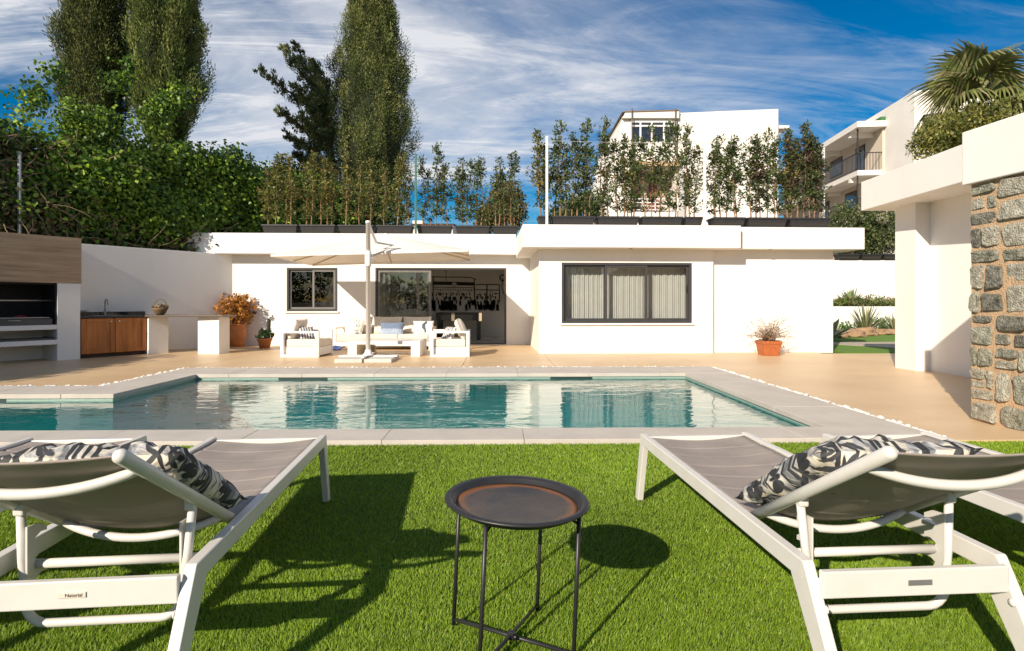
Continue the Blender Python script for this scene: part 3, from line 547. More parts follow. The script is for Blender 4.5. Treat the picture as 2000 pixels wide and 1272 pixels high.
def sapling_proto(h, n, wide, cols, seed):
    r = np.random.default_rng(seed); mb = MB(); k = 10; zs = np.linspace(0, h, k); wob = np.cumsum(r.normal(0, .012, (k, 2)), 0); mb.tube([(wob[i, 0], wob[i, 1], zs[i]) for i in range(k)], list(np.linspace(.017, .004, k)), 6)
    for i in range(16):
        z0 = r.uniform(.3, .92) * h; a = r.uniform(0, 6.28); l = wide * r.uniform(.5, 1.1) * (1 - .5 * z0 / h); x0 = np.interp(z0, zs, wob[:, 0]); y0 = np.interp(z0, zs, wob[:, 1])
        mb.tube([(x0, y0, z0), (x0 + math.cos(a) * l * .6, y0 + math.sin(a) * l * .6, z0 + l * .5), (x0 + math.cos(a) * l, y0 + math.sin(a) * l, z0 + l * 1.1)], [.006, .004, .002], 4)
    kc = n // 9; z = h * (.14 + .88 * r.random(kc) ** .9); pr = np.interp(z / h, [.12, .3, .55, .8, 1.03], [.35, .9, 1, .75, .25]) * wide * np.array([.75 + .95 * nz(zz_ * 2.6, seed) for zz_ in z]); a = r.uniform(0, 6.28, kc); q = r.random(kc) ** .6
    cen = np.stack([np.cos(a) * pr * q + np.interp(z, zs, wob[:, 0]), np.sin(a) * pr * q + np.interp(z, zs, wob[:, 1]), z], 1)
    V, Fq, C = clump_leaves(cen, (.1, .1, .11), 9, .082, .04, cols, np.array([0, 0, .5]), clump_jit=.35)
    return mb.mesh('trunk'), np_mesh('crown', V, Fq, C)
GRN = [(.10, .145, .045), (.07, .105, .035), (.15, .18, .06), (.05, .075, .027)]; BRN = [(.15, .165, .045), (.11, .14, .038), (.22, .18, .055), (.08, .11, .03)]; REDD = [(.08, .10, .038), (.10, .07, .045), (.06, .08, .03)]
TRK = mat('sapling_bark', (.27, .16, .085), .85, .25, 18)
kinds = [sapling_proto(2.3, 620, .26, GRN, 11), sapling_proto(2.3, 500, .22, GRN, 12), sapling_proto(2.3, 760, .25, BRN, 13), sapling_proto(2.3, 620, .27, BRN, 14), sapling_proto(2.3, 1100, .29, REDD, 15), sapling_proto(2.3, 430, .27, GRN, 16), sapling_proto(2.3, 700, .34, GRN, 17)]
for a, b in kinds: a.materials.append(TRK); b.materials.append(LEAF)
left_s = [(524, 330, 3), (538, 306, 2), (557, 302, 3), (572, 312, 2), (592, 320, 3), (608, 304, 2), (625, 306, 3), (642, 316, 2), (660, 322, 3), (678, 306, 2), (701, 316, 3), (725, 315, 2), (750, 330, 3), (774, 310, 2), (790, 300, 3), (802, 340, 5), (827, 306, 1), (852, 285, 0), (873, 320, 6), (901, 312, 5), (918, 316, 0), (940, 308, 1), (974, 312, 5), (996, 305, 5), (1012, 298, 1)]
right_s = [(1013, 300, 1), (1053, 262, 2), (1064, 285, 2), (1092, 247, 0), (1117, 262, 6), (1141, 243, 0), (1186, 236, 0), (1206, 272, 6), (1226, 262, 6), (1245, 275, 0), (1274, 250, 5), (1307, 246, 0), (1322, 240, 6), (1346, 250, 0), (1384, 276, 1), (1408, 270, 5), (1434, 266, 6), (1466, 272, 5), (1486, 262, 6), (1500, 258, 0), (1526, 266, 6), (1546, 258, 4), (1569, 248, 4), (1590, 272, 4), (1601, 285, 4)]
left_s = sorted(left_s + [(840, 330, 6), (862, 312, 5), (888, 330, 0), (910, 335, 6), (929, 322, 0), (962, 330, 5), (985, 335, 6)])
right_s = right_s[:1] + sorted(right_s[1:] + [(1080, 275, 6), (1104, 285, 5), (1128, 280, 0), (1160, 285, 6), (1173, 262, 1), (1216, 290, 3), (1236, 285, 6), (1260, 268, 6), (1290, 280, 6), (1334, 275, 5), (1360, 285, 6), (1395, 300, 6), (1421, 285, 0), (1450, 280, 6), (1476, 290, 4), (1512, 285, 6), (1536, 280, 3), (1558, 275, 4), (1580, 262, 6)])
ORD += ['%s-%s' % (a_, b_) for a_ in ('thirtieth',) for b_ in ()] or ['twenty-ninth', 'thirtieth'] + ['thirty-' + q_ for q_ in ORD[:9]] + ['fortieth'] + ['forty-' + q_ for q_ in ORD[:9]]
def nearest_pl(x, Y):
    best = None
    for (a, b, Yp, zt) in planters:
        if abs(Yp - Y) > .1: continue
        xa, xb_ = X_(a, Y) + .12, X_(b, Y) - .12; q = min(max(x, xa), xb_)
        if best is None or abs(q - x) < abs(best[0] - x): best = (q, zt)
    return best
for grp, Y, side in ((left_s, YPL, 'left'), (right_s[1:], YPR, 'right')):
    for i, (px_, py_, kd) in enumerate(grp):
        tp_ = at_y(px_, py_, Y); q, zt = nearest_pl(tp_.x, Y); z0 = zt + .2; sc_ = (tp_.z - z0) / 2.3
        o = thing('sapling', 'slim leafy sapling, %s from the left in the %s roof troughs' % (ORD[i], side), 'sapling', (q, Y + random.uniform(-.08, .08), z0), random.uniform(0, 6.28), 'saplings in the roof troughs')
        for nm, me in zip(('trunk', 'crown'), kinds[kd]):
            c = link(nm, me, None, o); c.scale = (1.0 + random.uniform(-.1, .25),) * 2 + (sc_,)
# posts on the roof edge
for px_, y0_, y1_, m_, lab, Y in ((1068, 268, 436, WPAINT, 'white fence post on the roof, leftmost of the three white posts', 13.25), (1376, 275, 438, WPAINT, 'white fence post on the roof in front of the white apartment block', 13.25), (1608, 290, 430, WPAINT, 'white fence post at the right end of the roof troughs', 13.9), (812, 302, 458, MATS['green_post'], 'green metal post on the roof behind the parasol', 15.95)):
    q = at_y(px_, y0_, Y); zp = (ZTL if px_ < 1000 else ZT) - .001; o = thing('roof_post', lab, 'post', (q.x, Y, zp)); MB().box((-.028, -.028, 0), (.028, .028, q.z - zp)).build('pole', m_, o, bevel=.004); MB().box((-.06, -.06, 0), (.06, .06, .012)).build('base_plate', m_, o); MB().box((-.031, -.031, q.z - zp), (.031, .031, q.z - zp + .012)).build('cap', m_, o)
wr = MB()
pa, pb, pc = at_y(1068, 275, 13.25), at_y(1376, 280, 13.25), at_y(1608, 293, 13.9)
wr.tube([pa, (pa + pb) / 2 + Vector((0, 0, -.02)), pb, (pb + pc) / 2 + Vector((0, 0, -.02)), pc], .005, 5); tag(wr.build('fence_wire', mat('wire', (.4, .4, .38), .5)), 'thin wire strung between the white roof posts', 'wire')
# ---- background trees, bushes
def bush(name, label, cat, base, blobs, per_m3, Ln, Wd, cols, trunk=True, group=None, bias=(0, 0, .4), m=LEAF, nper=10):
    t = thing(name, label, cat, base, 0, group); cens = []
    for (c, r) in blobs:
        k = max(8, int(per_m3 * r[0] * r[2])); q = unit(rng.normal(size=(k, 3))) * rng.random((k, 1)) ** .33; cens.append(np.array(c) + q * np.array(r))
        if trunk: pass
    cens = np.concatenate(cens); V, Fq, C = clump_leaves(cens, (Ln * 1.6,) * 3, nper, Ln, Wd, cols, np.array(bias), clump_jit=.4); link('crown', np_mesh('crown', V, Fq, C), m, t)
    if trunk:
        mb = MB(); c0 = Vector(blobs[0][0])
        for (c, r) in blobs: cc_ = Vector(c); mb.tube([(0, 0, 0), (c0.x * .3, c0.y * .3, cc_.z * .45), tuple(cc_)], [.12 if c == blobs[0][0] else .06, .07, .02], 7)
        mb.build('trunk', WOODT, t, smooth=True)
    return t
OLV = [(.17, .15, .05), (.12, .13, .045), (.23, .16, .065), (.08, .09, .035)]
def blobs_px(base, L_): return [(tuple(at_d(px_, py_, d_) - base), (r_, r_, rz_)) for px_, py_, d_, r_, rz_ in L_]
for lab, bx, L_, cols in (('olive-brown bushy tree behind the roof left of the stepped fascia', (985, 24), [(985, 395, 24, .75, .95), (965, 420, 24, .6, .7), (1005, 410, 24, .55, .9), (948, 435, 24, .5, .5)], OLV), ('dark green round tree beyond the roof between bare sapling stems', (1140, 26), [(1140, 400, 26, .75, .55), (1112, 415, 26, .6, .5), (1165, 415, 26, .5, .5), (1085, 425, 26, .5, .4)], GRN),
        ('dark bushes low behind the left roof saplings', (700, 20), [(690, 400, 20, .8, .9), (620, 390, 20, .9, 1.1), (570, 380, 20, .8, 1.2), (760, 420, 20, .6, .6), (650, 420, 20, .9, .8)], [(.045, .075, .018), (.07, .11, .02), (.03, .05, .015)]),
        ('leafy green shrubs left of the far porch above the garden wall', (1690, 27), [(1660, 430, 27, 1.0, .8), (1700, 450, 27, 1., 1.), (1735, 440, 27, .9, 1.0), (1640, 460, 27, .9, .7), (1720, 480, 27, .8, .6), (1665, 480, 27, .8, .6)], GRN + [(.3, .28, .2)])):
    base = c2w((bx[0] - 1000) / F * bx[1], bx[1]); bush('background_tree', lab, 'tree', base, blobs_px(base, L_), 420, .13, .065, cols)
# palm beside the right-hand wing and the shrub below it
pb_ = c2w((1903 - 1000) / F * 13.5, 13.5); palm = thing('fan_palm', 'fan palm with drooping fronds above the right-hand roof', 'palm', pb_); ch_ = at_d(1903, 205, 13.5).z
MB().tube([(0, 0, 0), (.05, 0, ch_ * .5), (0, 0, ch_)], [.2, .17, .16], 12).build('trunk', WOODT, palm, smooth=True)
def frond_mesh(seed, stem=.75, blade=.85):
    r = np.random.default_rng(seed); parts = []; V, Fs, C = [], [], []; o = 0; nb = 34
    for i in range(nb):
        a = math.radians(-125 + 250 * i / (nb - 1)); l = blade * (1 - .22 * abs(a) / 2.2) * r.uniform(.92, 1.05); d = np.array([math.cos(a), math.sin(a), 0.]); sd_ = np.array([-math.sin(a), math.cos(a), 0.])
        p = np.array([stem, 0, 0.]); w_ = .012; droop = 0; pts = []
        col_ = np.array([(.17, .2, .06), (.21, .23, .075), (.13, .16, .05), (.27, .25, .12)][r.integers(0, 4)]) * r.uniform(.8, 1.2)
        for k, (tt, ww) in enumerate(((0, .008), (.3, .03), (.55, .034), (.75, .02), (.9, .011), (1, .003))):
            q = p + d * l * tt * (1 if tt < .55 else 1 - .25 * (tt - .55)); q[2] -= (max(0, tt - .5) ** 1.4) * 1.9 * l * r.uniform(.8, 1.2) ; q[2] += .05 * math.cos(a) * tt
            V += [q + sd_ * ww, q - sd_ * ww + np.array([0, 0, -.012])]; C += [col_ * (1.25 if tt > .8 else 1)] * 2
            if k: Fs.append((o + 2 * k - 2, o + 2 * k - 1, o + 2 * k + 1, o + 2 * k))
        o += 12
    for k in range(8):
        x = stem * k / 7; V += [np.array([x, .016, 0.]), np.array([x, -.016, 0.])]; C += [np.array((.16, .15, .06))] * 2
        if k: Fs.append((o + 2 * k - 2, o + 2 * k - 1, o + 2 * k + 1, o + 2 * k))
    return np_mesh('frond', np.array(V), np.array(Fs), np.array(C))
fm = [frond_mesh(s_) for s_ in range(4)]
for m_ in fm: m_.materials.append(LEAF)
rp = random.Random(4)
for i in range(30):
    o = link('frond', fm[i % 4], None, palm); el = math.radians([65, 40, 12, -12, -38, -62][i % 6] + rp.uniform(-10, 10)); az = 2.399 * i + rp.uniform(-.2, .2)
    o.rotation_euler = (rp.uniform(-.25, .25), -el, az); o.location = (0, 0, ch_ + rp.uniform(-.25, .1)); s_ = rp.uniform(.85, 1.15); o.scale = (s_,) * 3
base = c2w((1880 - 1000) / F * 12.6, 12.6); bush('shrub', 'dense yellow-green shrub under the palm above the porch roof', 'shrub', base, blobs_px(base, [(1860, 260, 12.6, .75, .42), (1915, 245, 12.6, .8, .42), (1965, 235, 12.6, .8, .45), (1825, 285, 12.6, .45, .3), (1890, 275, 12.6, .9, .4), (2020, 230, 12.6, .8, .5)]), 420, .1, .045, [(.2, .2, .045), (.14, .155, .035), (.26, .24, .06), (.09, .11, .03)], nper=12)
# ---- far buildings
FW = mat('far_white_wall', (.78, .75, .70), .85, .05, .6, .2, 20)
D0 = 34.
bb = thing('apartment_block', 'white apartment block with glazed balcony behind the saplings', 'building', c2w(0, 0), RT)
bxp = lambda px: (px - 1000) / F * D0
bzp = lambda py: CAMH - (py - HOR) / F * D0
def quadwall(pts, y0, y1, name, parent, m=FW):
    mb = MB(); k = len(pts); vs = [(bxp(a), y0, bzp(b)) for a, b in pts] + [(bxp(a), y1, bzp(b)) for a, b in pts]
    mb.add(vs, [tuple(range(k)), tuple(range(2 * k - 1, k - 1, -1))] + [(i, k + i, k + (i + 1) % k, (i + 1) % k) for i in range(k)]); return mb.build(name, m, parent)
quadwall([(1320, 520), (1320, 221), (1520, 213), (1520, 520)], D0, D0 + 9, 'wall', bb)
quadwall([(1168, 520), (1172, 420), (1216, 228), (1232, 236), (1232, 520)], D0, D0 + 8.9, 'side_wall', bb)
quadwall([(1214, 233), (1220, 222), (1324, 219), (1324, 233)], D0 - .25, D0 + 8.8, 'roof_edge', bb, FW)
quadwall([(1213, 222.5), (1219, 220), (1324, 217.3), (1324, 219.5)], D0 - .3, D0 + 9.1, 'coping', bb, mat('roof_brown', (.2, .15, .11), .8))
quadwall([(1232, 278), (1232, 332), (1321, 332), (1321, 278)][::-1], D0 - .1, D0 + .2, 'balcony_front', bb)
quadwall([(1228, 318), (1228, 327), (1326, 327), (1326, 318)][::-1], D0 - .35, D0 - .11, 'balcony_slab', bb, mat('ochre_trim', (.5, .34, .2), .8))
quadwall([(1232, 413), (1232, 520), (1321, 520), (1321, 413)][::-1], D0 - .1, D0 + .2, 'balcony_front', bb)
quadwall([(1232, 233), (1232, 520), (1321, 520), (1321, 233)][::-1], D0 + 1.6, D0 + 1.8, 'back_wall', bb, mat('far_inner_wall', (.42, .33, .26), .85, .1, .7))
for a, b in ((1236, 1257), (1280, 1296)): quadwall([(a, 345), (a, 413), (b, 413), (b, 345)][::-1], D0 + 1.52, D0 + 1.6, 'shutter', bb, mat('red_brown_shutter', (.2, .05, .035), .6, .2, 2))
wf = quadwall([(1232, 233), (1232, 240), (1321, 240), (1321, 233)][::-1], D0 - .05, D0 + .05, 'window', bb, WPAINT)
for a in (1231, 1249, 1271.5, 1295, 1317): quadwall([(a, 240), (a, 278), (a + 3.2, 278), (a + 3.2, 240)][::-1], D0 - .05, D0 + .05, 'mullion', wf, WPAINT)
quadwall([(1232, 235.5), (1232, 239), (1321, 239), (1321, 235.5)][::-1], D0 - .06, D0 + .04, 'transom', wf, WPAINT); quadwall([(1234, 245), (1234, 248), (1320, 248), (1320, 245)][::-1], D0 - .055, D0 + .045, 'transom', wf, WPAINT)
for a, b in ((1234, 1249), (1252, 1271), (1275, 1295), (1298, 1317)): quadwall([(a, 240), (a, 278), (b, 278), (b, 240)][::-1], D0, D0 + .02, 'pane', wf, GLASS)
rl = MB()
for py_ in (390, 397, 404, 411): rl.beam((bxp(1222), D0 - .2, bzp(py_)), (bxp(1326), D0 - .2, bzp(py_)), .05, .05)
for px_ in (1232, 1254, 1278, 1300, 1322): rl.beam((bxp(px_), D0 - .2, bzp(388)), (bxp(px_), D0 - .2, bzp(413)), .05, .05, (0, 1, 0))
rl.build('railing', WPAINT, bb)
quadwall([(1323, 333), (1323, 520), (1334, 520), (1334, 333)][::-1], D0 - .3, D0 - .01, 'pier', bb, mat('far_grey', (.5, .48, .46), .8))
quadwall([(1519, 243), (1519, 249), (1545, 249), (1545, 243)][::-1], D0 + .2, D0 + 3, 'eave_slab', bb); quadwall([(1519, 249.2), (1519, 285), (1529, 262), (1535, 249.2)], D0 + .5, D0 + 2.8, 'eave_bracket', bb)
for px_ in (1232, 1316): MB().tube([(bxp(px_), D0 - .35, bzp(300)), (bxp(px_), D0 - .35, bzp(216))], .04, 6).build('drain_pipe', mat('pipe_brown', (.12, .08, .06), .6), bb)
# right apartment house with long balcony
av = math.radians(6.0); cor = c2w((1675 - 1000) / F * 34, 34)
ab = thing('balcony_house', 'cream apartment house with long black-railed balconies at upper right', 'building', cor, RT - av)
zr, zb, zl = 11.6, 9.1, 6.4
TRM = mat('warm_wall', (.66, .575, .47), .85, .08, .5)
MB().box((1.5, -3.0, 0), (9, 16, zr + 1.1)).build('wall', FW, ab); MB().box((1.4, .0, 0), (1.499, 15.9, zr)).build('balcony_wall', TRM, ab)
MB().box((-.15, -.3, zr), (1.49, 16, zr + .35)).build('roof_slab', FW, ab); MB().box((0, 0, zb - .3), (1.39, 16, zb)).build('balcony_slab', FW, ab); MB().box((0, 0, zl - .3), (1.39, 16, zl)).build('balcony_slab', FW, ab)
RAIL = mat('black_rail', (.025, .025, .027), .5)
for zz_ in (zb, zl):
    mb = MB(); mb.beam((.03, .03, zz_ + 1.05), (.03, 16, zz_ + 1.05), .05, .05); mb.beam((.03, .03, zz_ + .1), (.03, 16, zz_ + .1), .04, .04); mb.beam((.03, .03, zz_ + 1.05), (1.38, .03, zz_ + 1.05), .05, .05)
    for i in range(100): mb.beam((.03, .03 + i * .16, zz_ + .1), (.03, .03 + i * .16, zz_ + 1.05), .025, .025, (0, 1, 0))
    for i in range(8): mb.beam((.03 + i * .17, .03, zz_), (.03 + i * .17, .03, zz_ + 1.05), .025, .025, (0, 1, 0))
    mb.build('railing', RAIL, ab)
for yy in (.9, 5.2, 9.5, 13.5): MB().prism([(0, yy), (1.39, yy), (1.39, yy + .25), (0, yy + .25)], zr - .28, zr - .001).build('roof_beam', FW, ab); MB().prism([(0, yy), (1.39, yy), (1.39, yy + .25), (0, yy + .25)], zb - .55, zb - .301).build('balcony_beam', FW, ab)
for yy in (.04, 5.2, 10.5): MB().box((.0, yy, 0), (.07, yy + .07, zr - .002)).build('downpipe', RAIL, ab)
for yy, w_, zz_, h_ in ((2.0, 1.2, zb, 2.1), (5.0, 1.8, zb + .9, 1.2), (9, 1.4, zb, 2.1), (3.0, 1.6, zl + .8, 1.3), (7, 1.4, zl, 2.1)):
    o = MB().box((1.36, yy, zz_), (1.395, yy + w_, zz_ + h_)).build('window', RAIL, ab); MB().box((1.345, yy + .08, zz_ + .08), (1.358, yy + w_ - .08, zz_ + h_ - .08)).build('pane', GLASS, o)
o = MB().box((1.9, -3.04, zb + 1.1), (2.9, -3.005, zb + 2.1)).build('window', RAIL, ab); MB().box((1.98, -3.06, zb + 1.18), (2.82, -3.045, zb + 2.02)).build('pane', GLASS, o)
MB().box((1.2, -.2, zr + .351), (1.48, .6, zr + .6)).build('awning', mat('green_awning', (.04, .16, .05), .7), ab)
# far red-roofed house and hill
rh = thing('red_roof_house', 'distant white house with red tiled roof beside the green post', 'house', c2w((850 - 1000) / F * 62, 62), RT)
z62 = lambda py: CAMH - (py - HOR) / F * 62
x62 = lambda px: (px - 850) / F * 62
MB().box((x62(802), 0, 0), (x62(884), 6, z62(437))).build('wall', FW, rh)
RED = mat('red_roof_tiles', (.32, .085, .04), .8, .3, 1.5, .6, 8)
mb = MB(); mb.add([(x62(800), -.4, z62(438)), (x62(886), -.4, z62(438)), (x62(886), 3, z62(432)), (x62(800), 3, z62(432)), (x62(800), 6.4, z62(438)), (x62(886), 6.4, z62(438))], [(0, 1, 2, 3), (3, 2, 5, 4)]); mb.build('roof', RED, rh)
ch = MB().box((x62(802), 1.2, z62(438)), (x62(822), 3, z62(428))).build('dormer', FW, rh)
hv = []; hn = 60
for i in range(hn):
    a = -60 + 120 * i / (hn - 1); x = 600 * math.tan(math.radians(a)) if abs(a) < 61 else 0
    h = 24 + 26 * nz(i * .13, 3) + 10 * nz(i * .5, 8) + 34 * math.exp(-((x + 110) / 90) ** 2); hv += [(x, 560, -5), (x, 600, max(4, h)), (x, 760, -5)]
mb = MB(); mb.add(hv, [(i * 3 + j, i * 3 + 3 + j, i * 3 + 4 + j, i * 3 + 1 + j) for i in range(hn - 1) for j in range(2)])
tag(mb.build('hill', mat('far_hillside', (.13, .12, .09), .95, .3, .02, .3, .2), smooth=True), kind='structure')
# ---- little garden seen through the gap on the right
gb = c2w(0, 0)
gard = lambda xc, d: c2w(xc, d)
tag(MB(Matrix.Rotation(RT, 4, 'Z')).box((8.0, 13.62, -.1), (22, 24.2, -.002)).build('garden_lawn', mat('garden_turf', (.11, .22, .02), .95, .25, 40, .8, 160)), kind='structure')
pth = MB(Matrix.Rotation(RT, 4, 'Z')); pth.prism([(8.6, 17.0), (9.9, 15.3), (11.0, 13.9), (13.5, 13.9), (13.5, 17.5), (11, 17.2)], -.001, .006); tag(pth.build('garden_path', mat('path_pale', (.42, .36, .29), .8, .1, 3)), kind='structure')
lw = tag(MB().box((7.5, 24.3, -.02), (22, 24.6, 1.03)).build('planter_wall', WHITE), 'low white planter wall behind the garden rocks', 'wall'); lw.rotation_euler.z = RT
hw_ = tag(MB().box((7.5, 25.9, -.02), (24, 26.2, 3.12)).build('boundary_wall', WHITE), 'high white boundary wall behind the raised garden bed', 'wall'); hw_.rotation_euler.z = RT
bed = tag(MB().box((7.5, 24.6, -.02), (22, 25.9, .95)).build('raised_bed', SOIL), kind='structure'); bed.rotation_euler.z = RT
for i, (a, b) in enumerate(((1632, 1675), (1677, 1718), (1720, 1762))):
    d_ = 26.05; xa, xb_ = (a - 1000) / F * d_, (b - 1000) / F * d_; p = c2w((xa + xb_) / 2, d_, 3.12); o = thing('planter_box', 'black planter trough on the high boundary wall, %s from the left' % ORD[i], 'planter', p, RT, 'troughs on the boundary wall'); link('trough', planter_mesh(xb_ - xa - .06), BLACKP, o); MB().box((-(xb_ - xa) / 2 + .06, -.199, .1), ((xb_ - xa) / 2 - .06, .199, .18)).build('soil', SOIL, o)
def blades_plant(name, label, base, n, ln, wd, spread, cols, cat='plant'):
    t = thing(name, label, cat, base); V, Fs, C = [], [], []; o = 0
    for i in range(n):
        a = rng.uniform(0, 6.28); e = spread * rng.random() ** .6; d = np.array([math.cos(a) * math.sin(e), math.sin(a) * math.sin(e), math.cos(e)]); sd_ = np.array([-math.sin(a), math.cos(a), 0]); l = ln * rng.uniform(.7, 1.1); c = np.array(cols[rng.integers(len(cols))]) * rng.uniform(.8, 1.2)
        for k, tt in enumerate((0, .4, .75, 1)):
            q = d * l * tt + np.array([0, 0, -.18 * l * tt ** 2.5 * math.sin(e)]); ww = wd * (.6, 1, .7, .05)[k]; V += [q + sd_ * ww, q - sd_ * ww]; C += [c, c]
            if k: Fs.append((o + 2 * k - 2, o + 2 * k - 1, o + 2 * k + 1, o + 2 * k))
        o += 8
    link('leaves', np_mesh('leaves', np.array(V), np.array(Fs), np.array(C)), LEAF, t); return t
YUC = [(.24, .24, .12), (.33, .31, .17), (.15, .18, .08)]
blades_plant('yucca', 'spiky grey-green yucca in front of the low planter wall', at_d(1690, 650, 22) * 1 - Vector((0, 0, at_d(1690, 650, 22).z)), 56, 1.35, .034, 1.15, YUC)
blades_plant('yucca', 'smaller spiky yucca at the right of the garden gap', c2w((1748 - 1000) / F * 21.5, 21.5), 30, .95, .025, 1.0, YUC)
r5 = random.Random(2)
for i, (px_, d_, h_, w_, lab) in enumerate(((1650, 22.6, .42, .7, 'low green shrub left of the yucca by the rocks'), (1722, 22.8, .55, .8, 'low green shrub right of the yucca by the rocks'))):
    base = c2w((px_ - 1000) / F * d_, d_); bush('garden_shrub', lab, 'shrub', base, [((0, 0, h_ * .5), (w_, .4, h_ * .5)), ((.3, 0, h_ * .45), (w_ * .6, .4, h_ * .5))], 330, .09, .05, [(.11, .21, .04), (.08, .16, .03), (.15, .25, .05)], trunk=False)
base = c2w((1695 - 1000) / F * 25.2, 25.2, .95); bush('bed_plants', 'row of succulents and flowers in the raised bed', 'plants', base, [((dx, 0, .2 + .08 * math.sin(dx * 5)), (.5, .4, .22)) for dx in np.arange(-2.2, 2.2, .4)], 420, .12, .05, [(.16, .22, .05), (.24, .26, .08), (.1, .15, .04), (.3, .17, .08), (.2, .25, .12)], trunk=False)
blades_plant('succulent', 'rosette of broad leaves standing above the raised bed', c2w((1662 - 1000) / F * 25.2, 25.2, .95), 60, 1.0, .07, 1.3, [(.15, .21, .09), (.21, .27, .12), (.11, .16, .07)])
big = blades_plant('banana_plant', 'broad pale leaves poking out beside the house corner', c2w((1618 - 1000) / F * 18, 18), 16, 1.3, .1, 1.2, [(.24, .28, .14), (.32, .34, .2)])
ROCK = mat('ochre_rock', (.42, .25, .13), .9, .25, 4, 1., 14, bdist=.05, col2=(.3, .2, .13))
def rock(loc, s, seed):
    mb = MB(); r = random.Random(seed); bm2 = bmesh.new(); bmesh.ops.create_icosphere(bm2, subdivisions=3, radius=1); vs = []
    for v in bm2.verts: q = v.co * (1 + .35 * nz(v.co.x * 1.4 + seed, v.co.y * 1.4, v.co.z * 1.4) + .15 * nz(v.co.x * 4, v.co.y * 4 + seed, v.co.z * 4)); vs.append((q.x * s[0], q.y * s[1], max(-.05, q.z * s[2] + s[2] * .6)))
    mb.add(vs, [[v.index for v in f.verts] for f in bm2.faces]); bm2.free(); o = mb.build('rock', ROCK); o.location = loc; return o
for i, (px_, d_, s, lab) in enumerate(((1636, 19.6, (.42, .3, .17), 'brown rock nearest the house corner in the garden'), (1664, 19.8, (.5, .3, .17), 'reddish brown rock, second from the house corner'), (1692, 20.6, (.42, .3, .19), 'tall ochre rock below the yucca'), (1717, 21.4, (.5, .3, .14), 'flat ochre rock right of the yucca'), (1742, 21.4, (.3, .25, .13), 'small pale rock beside the white pillar'))): tag(rock(c2w((px_ - 1000) / F * d_, d_), s, i * 3.3), lab, 'rock', 'rocks edging the garden lawn')
# tree belt behind the camera, seen only mirrored in the window glass
cen = []
for i in range(26):
    x = -26 + i * 1.9 + rng.uniform(-.6, .6); h = rng.uniform(2.8, 5.2); k = 60; q = unit(rng.normal(size=(k, 3))) * rng.random((k, 1)) ** .33; cen.append(np.array([x, -15 + rng.uniform(-1.5, 1.5), h * .55]) + q * np.array([1.5, 1.2, h * .52]))
V, Fq, C = clump_leaves(np.concatenate(cen), (.4,) * 3, 10, .3, .16, [(.05, .085, .022), (.08, .12, .025), (.035, .055, .018)], np.array([0, 0, .3]))
tag(link('tree_belt', np_mesh('tree_belt', V, Fq, C), LEAF), 'belt of dark green trees mirrored in the window glass', 'trees', kind='stuff')
# ================================================================== OUTDOOR KITCHEN (frame of the garden wall: x along to the back, y into the wall)
def planks(parent, x0, x1, z0, z1, y0, y1, rows, m):
    h = (z1 - z0) / rows
    for i in range(rows):
        cut = x0 + (x1 - x0) * (.38 if i % 2 else .62)
        for a, b in ((x0, cut), (cut, x1)): MB().box((a + .0015, y0 + random.uniform(0, .002), z0 + i * h + .0015), (b - .0015, y1, z0 + (i + 1) * h - .0015)).build('plank', m, parent, bevel=.002)
PLK = mat('wood_look_plank', (.25, .17, .105), .55, .2, 3.2, .15, 60, stretch=(.35, 1, 4.5), col2=(.41, .295, .19), detail=8)
bbq = thing('barbecue', 'built-in white barbecue with wood-look hood at the far left', 'barbecue', G0, RZ)
BX0, PW = -3.2, -.42
MB().box((PW, .0, -.02), (-.02, .898, 1.6)).build('pier', WHITE, bbq, bevel=.005)
MB().box((BX0 - .4, .0, -.02), (BX0, .898, 1.6)).build('pier', WHITE, bbq, bevel=.005)
for zz_, nm in ((.645, 'shelf'), (.335, 'shelf')): MB().box((BX0 + .001, .004, zz_), (PW - .001, .8, zz_ + .095)).build(nm, WHITE, bbq, bevel=.005)
MB().box((BX0 + .001, .8, .0), (PW - .001, .895, .74)).build('back_panel', WHITE, bbq)
SOOT = mat('soot_black', (.012, .012, .012), .8, .4, 4)
MB().box((BX0 + .001, .78, .741), (PW - .001, .895, 1.62)).build('firebrick_back', SOOT, bbq)
MB().box((PW - .03, .012, .741), (PW - .001, .78, 1.6)).build('firebox_side', SOOT, bbq); MB().box((BX0 + .001, .03, 1.57), (PW - .031, .78, 1.6)).build('firebox_top', SOOT, bbq)
hood = MB().box((BX0 - .42, .02, 1.601), (-.003, .895, 2.56)).build('hood', mat('hood_core', (.2, .15, .1), .8), bbq)
planks(hood, BX0 - .43, .0, 1.602, 2.565, -.01, .0195, 4, PLK)
STEEL = mat('brushed_steel', (.42, .42, .4), .35, .1, 8, metal=.9)
MB().tube([(BX0, .1, 1.24), (PW - .03, .1, 1.24)], .016, 8).build('rod', STEEL, bbq, smooth=True)
for a, b in ((BX0 + .1, -1.78), (-1.74, PW - .06)):
    o = MB().box((a, .06, .742), (b, .6, .87)).build('grill_drawer', mat('dark_steel', (.075, .08, .085), .4, .15, 6, metal=.5), bbq, bevel=.006)
    gm = MB()
    for i in range(12): gm.beam((a + .05, .1 + i * .04, .89), (b - .05, .1 + i * .04, .89), .01, .01)
    gm.beam((a + .05, .09, .89), (a + .05, .56, .89), .015, .015); gm.beam((b - .05, .09, .89), (b - .05, .56, .89), .015, .015); gm.build('grate', STEEL, o)
    MB().tube([((a + b) / 2 - .1, .03, .84), ((a + b) / 2 + .1, .03, .84)], .012, 8).build('handle', STEEL, o, smooth=True)
MB().beam((-1.76, .08, .742), (-1.76, .08, 1.24), .012, .012, (0, 1, 0)).build('divider_rod', STEEL, bbq)
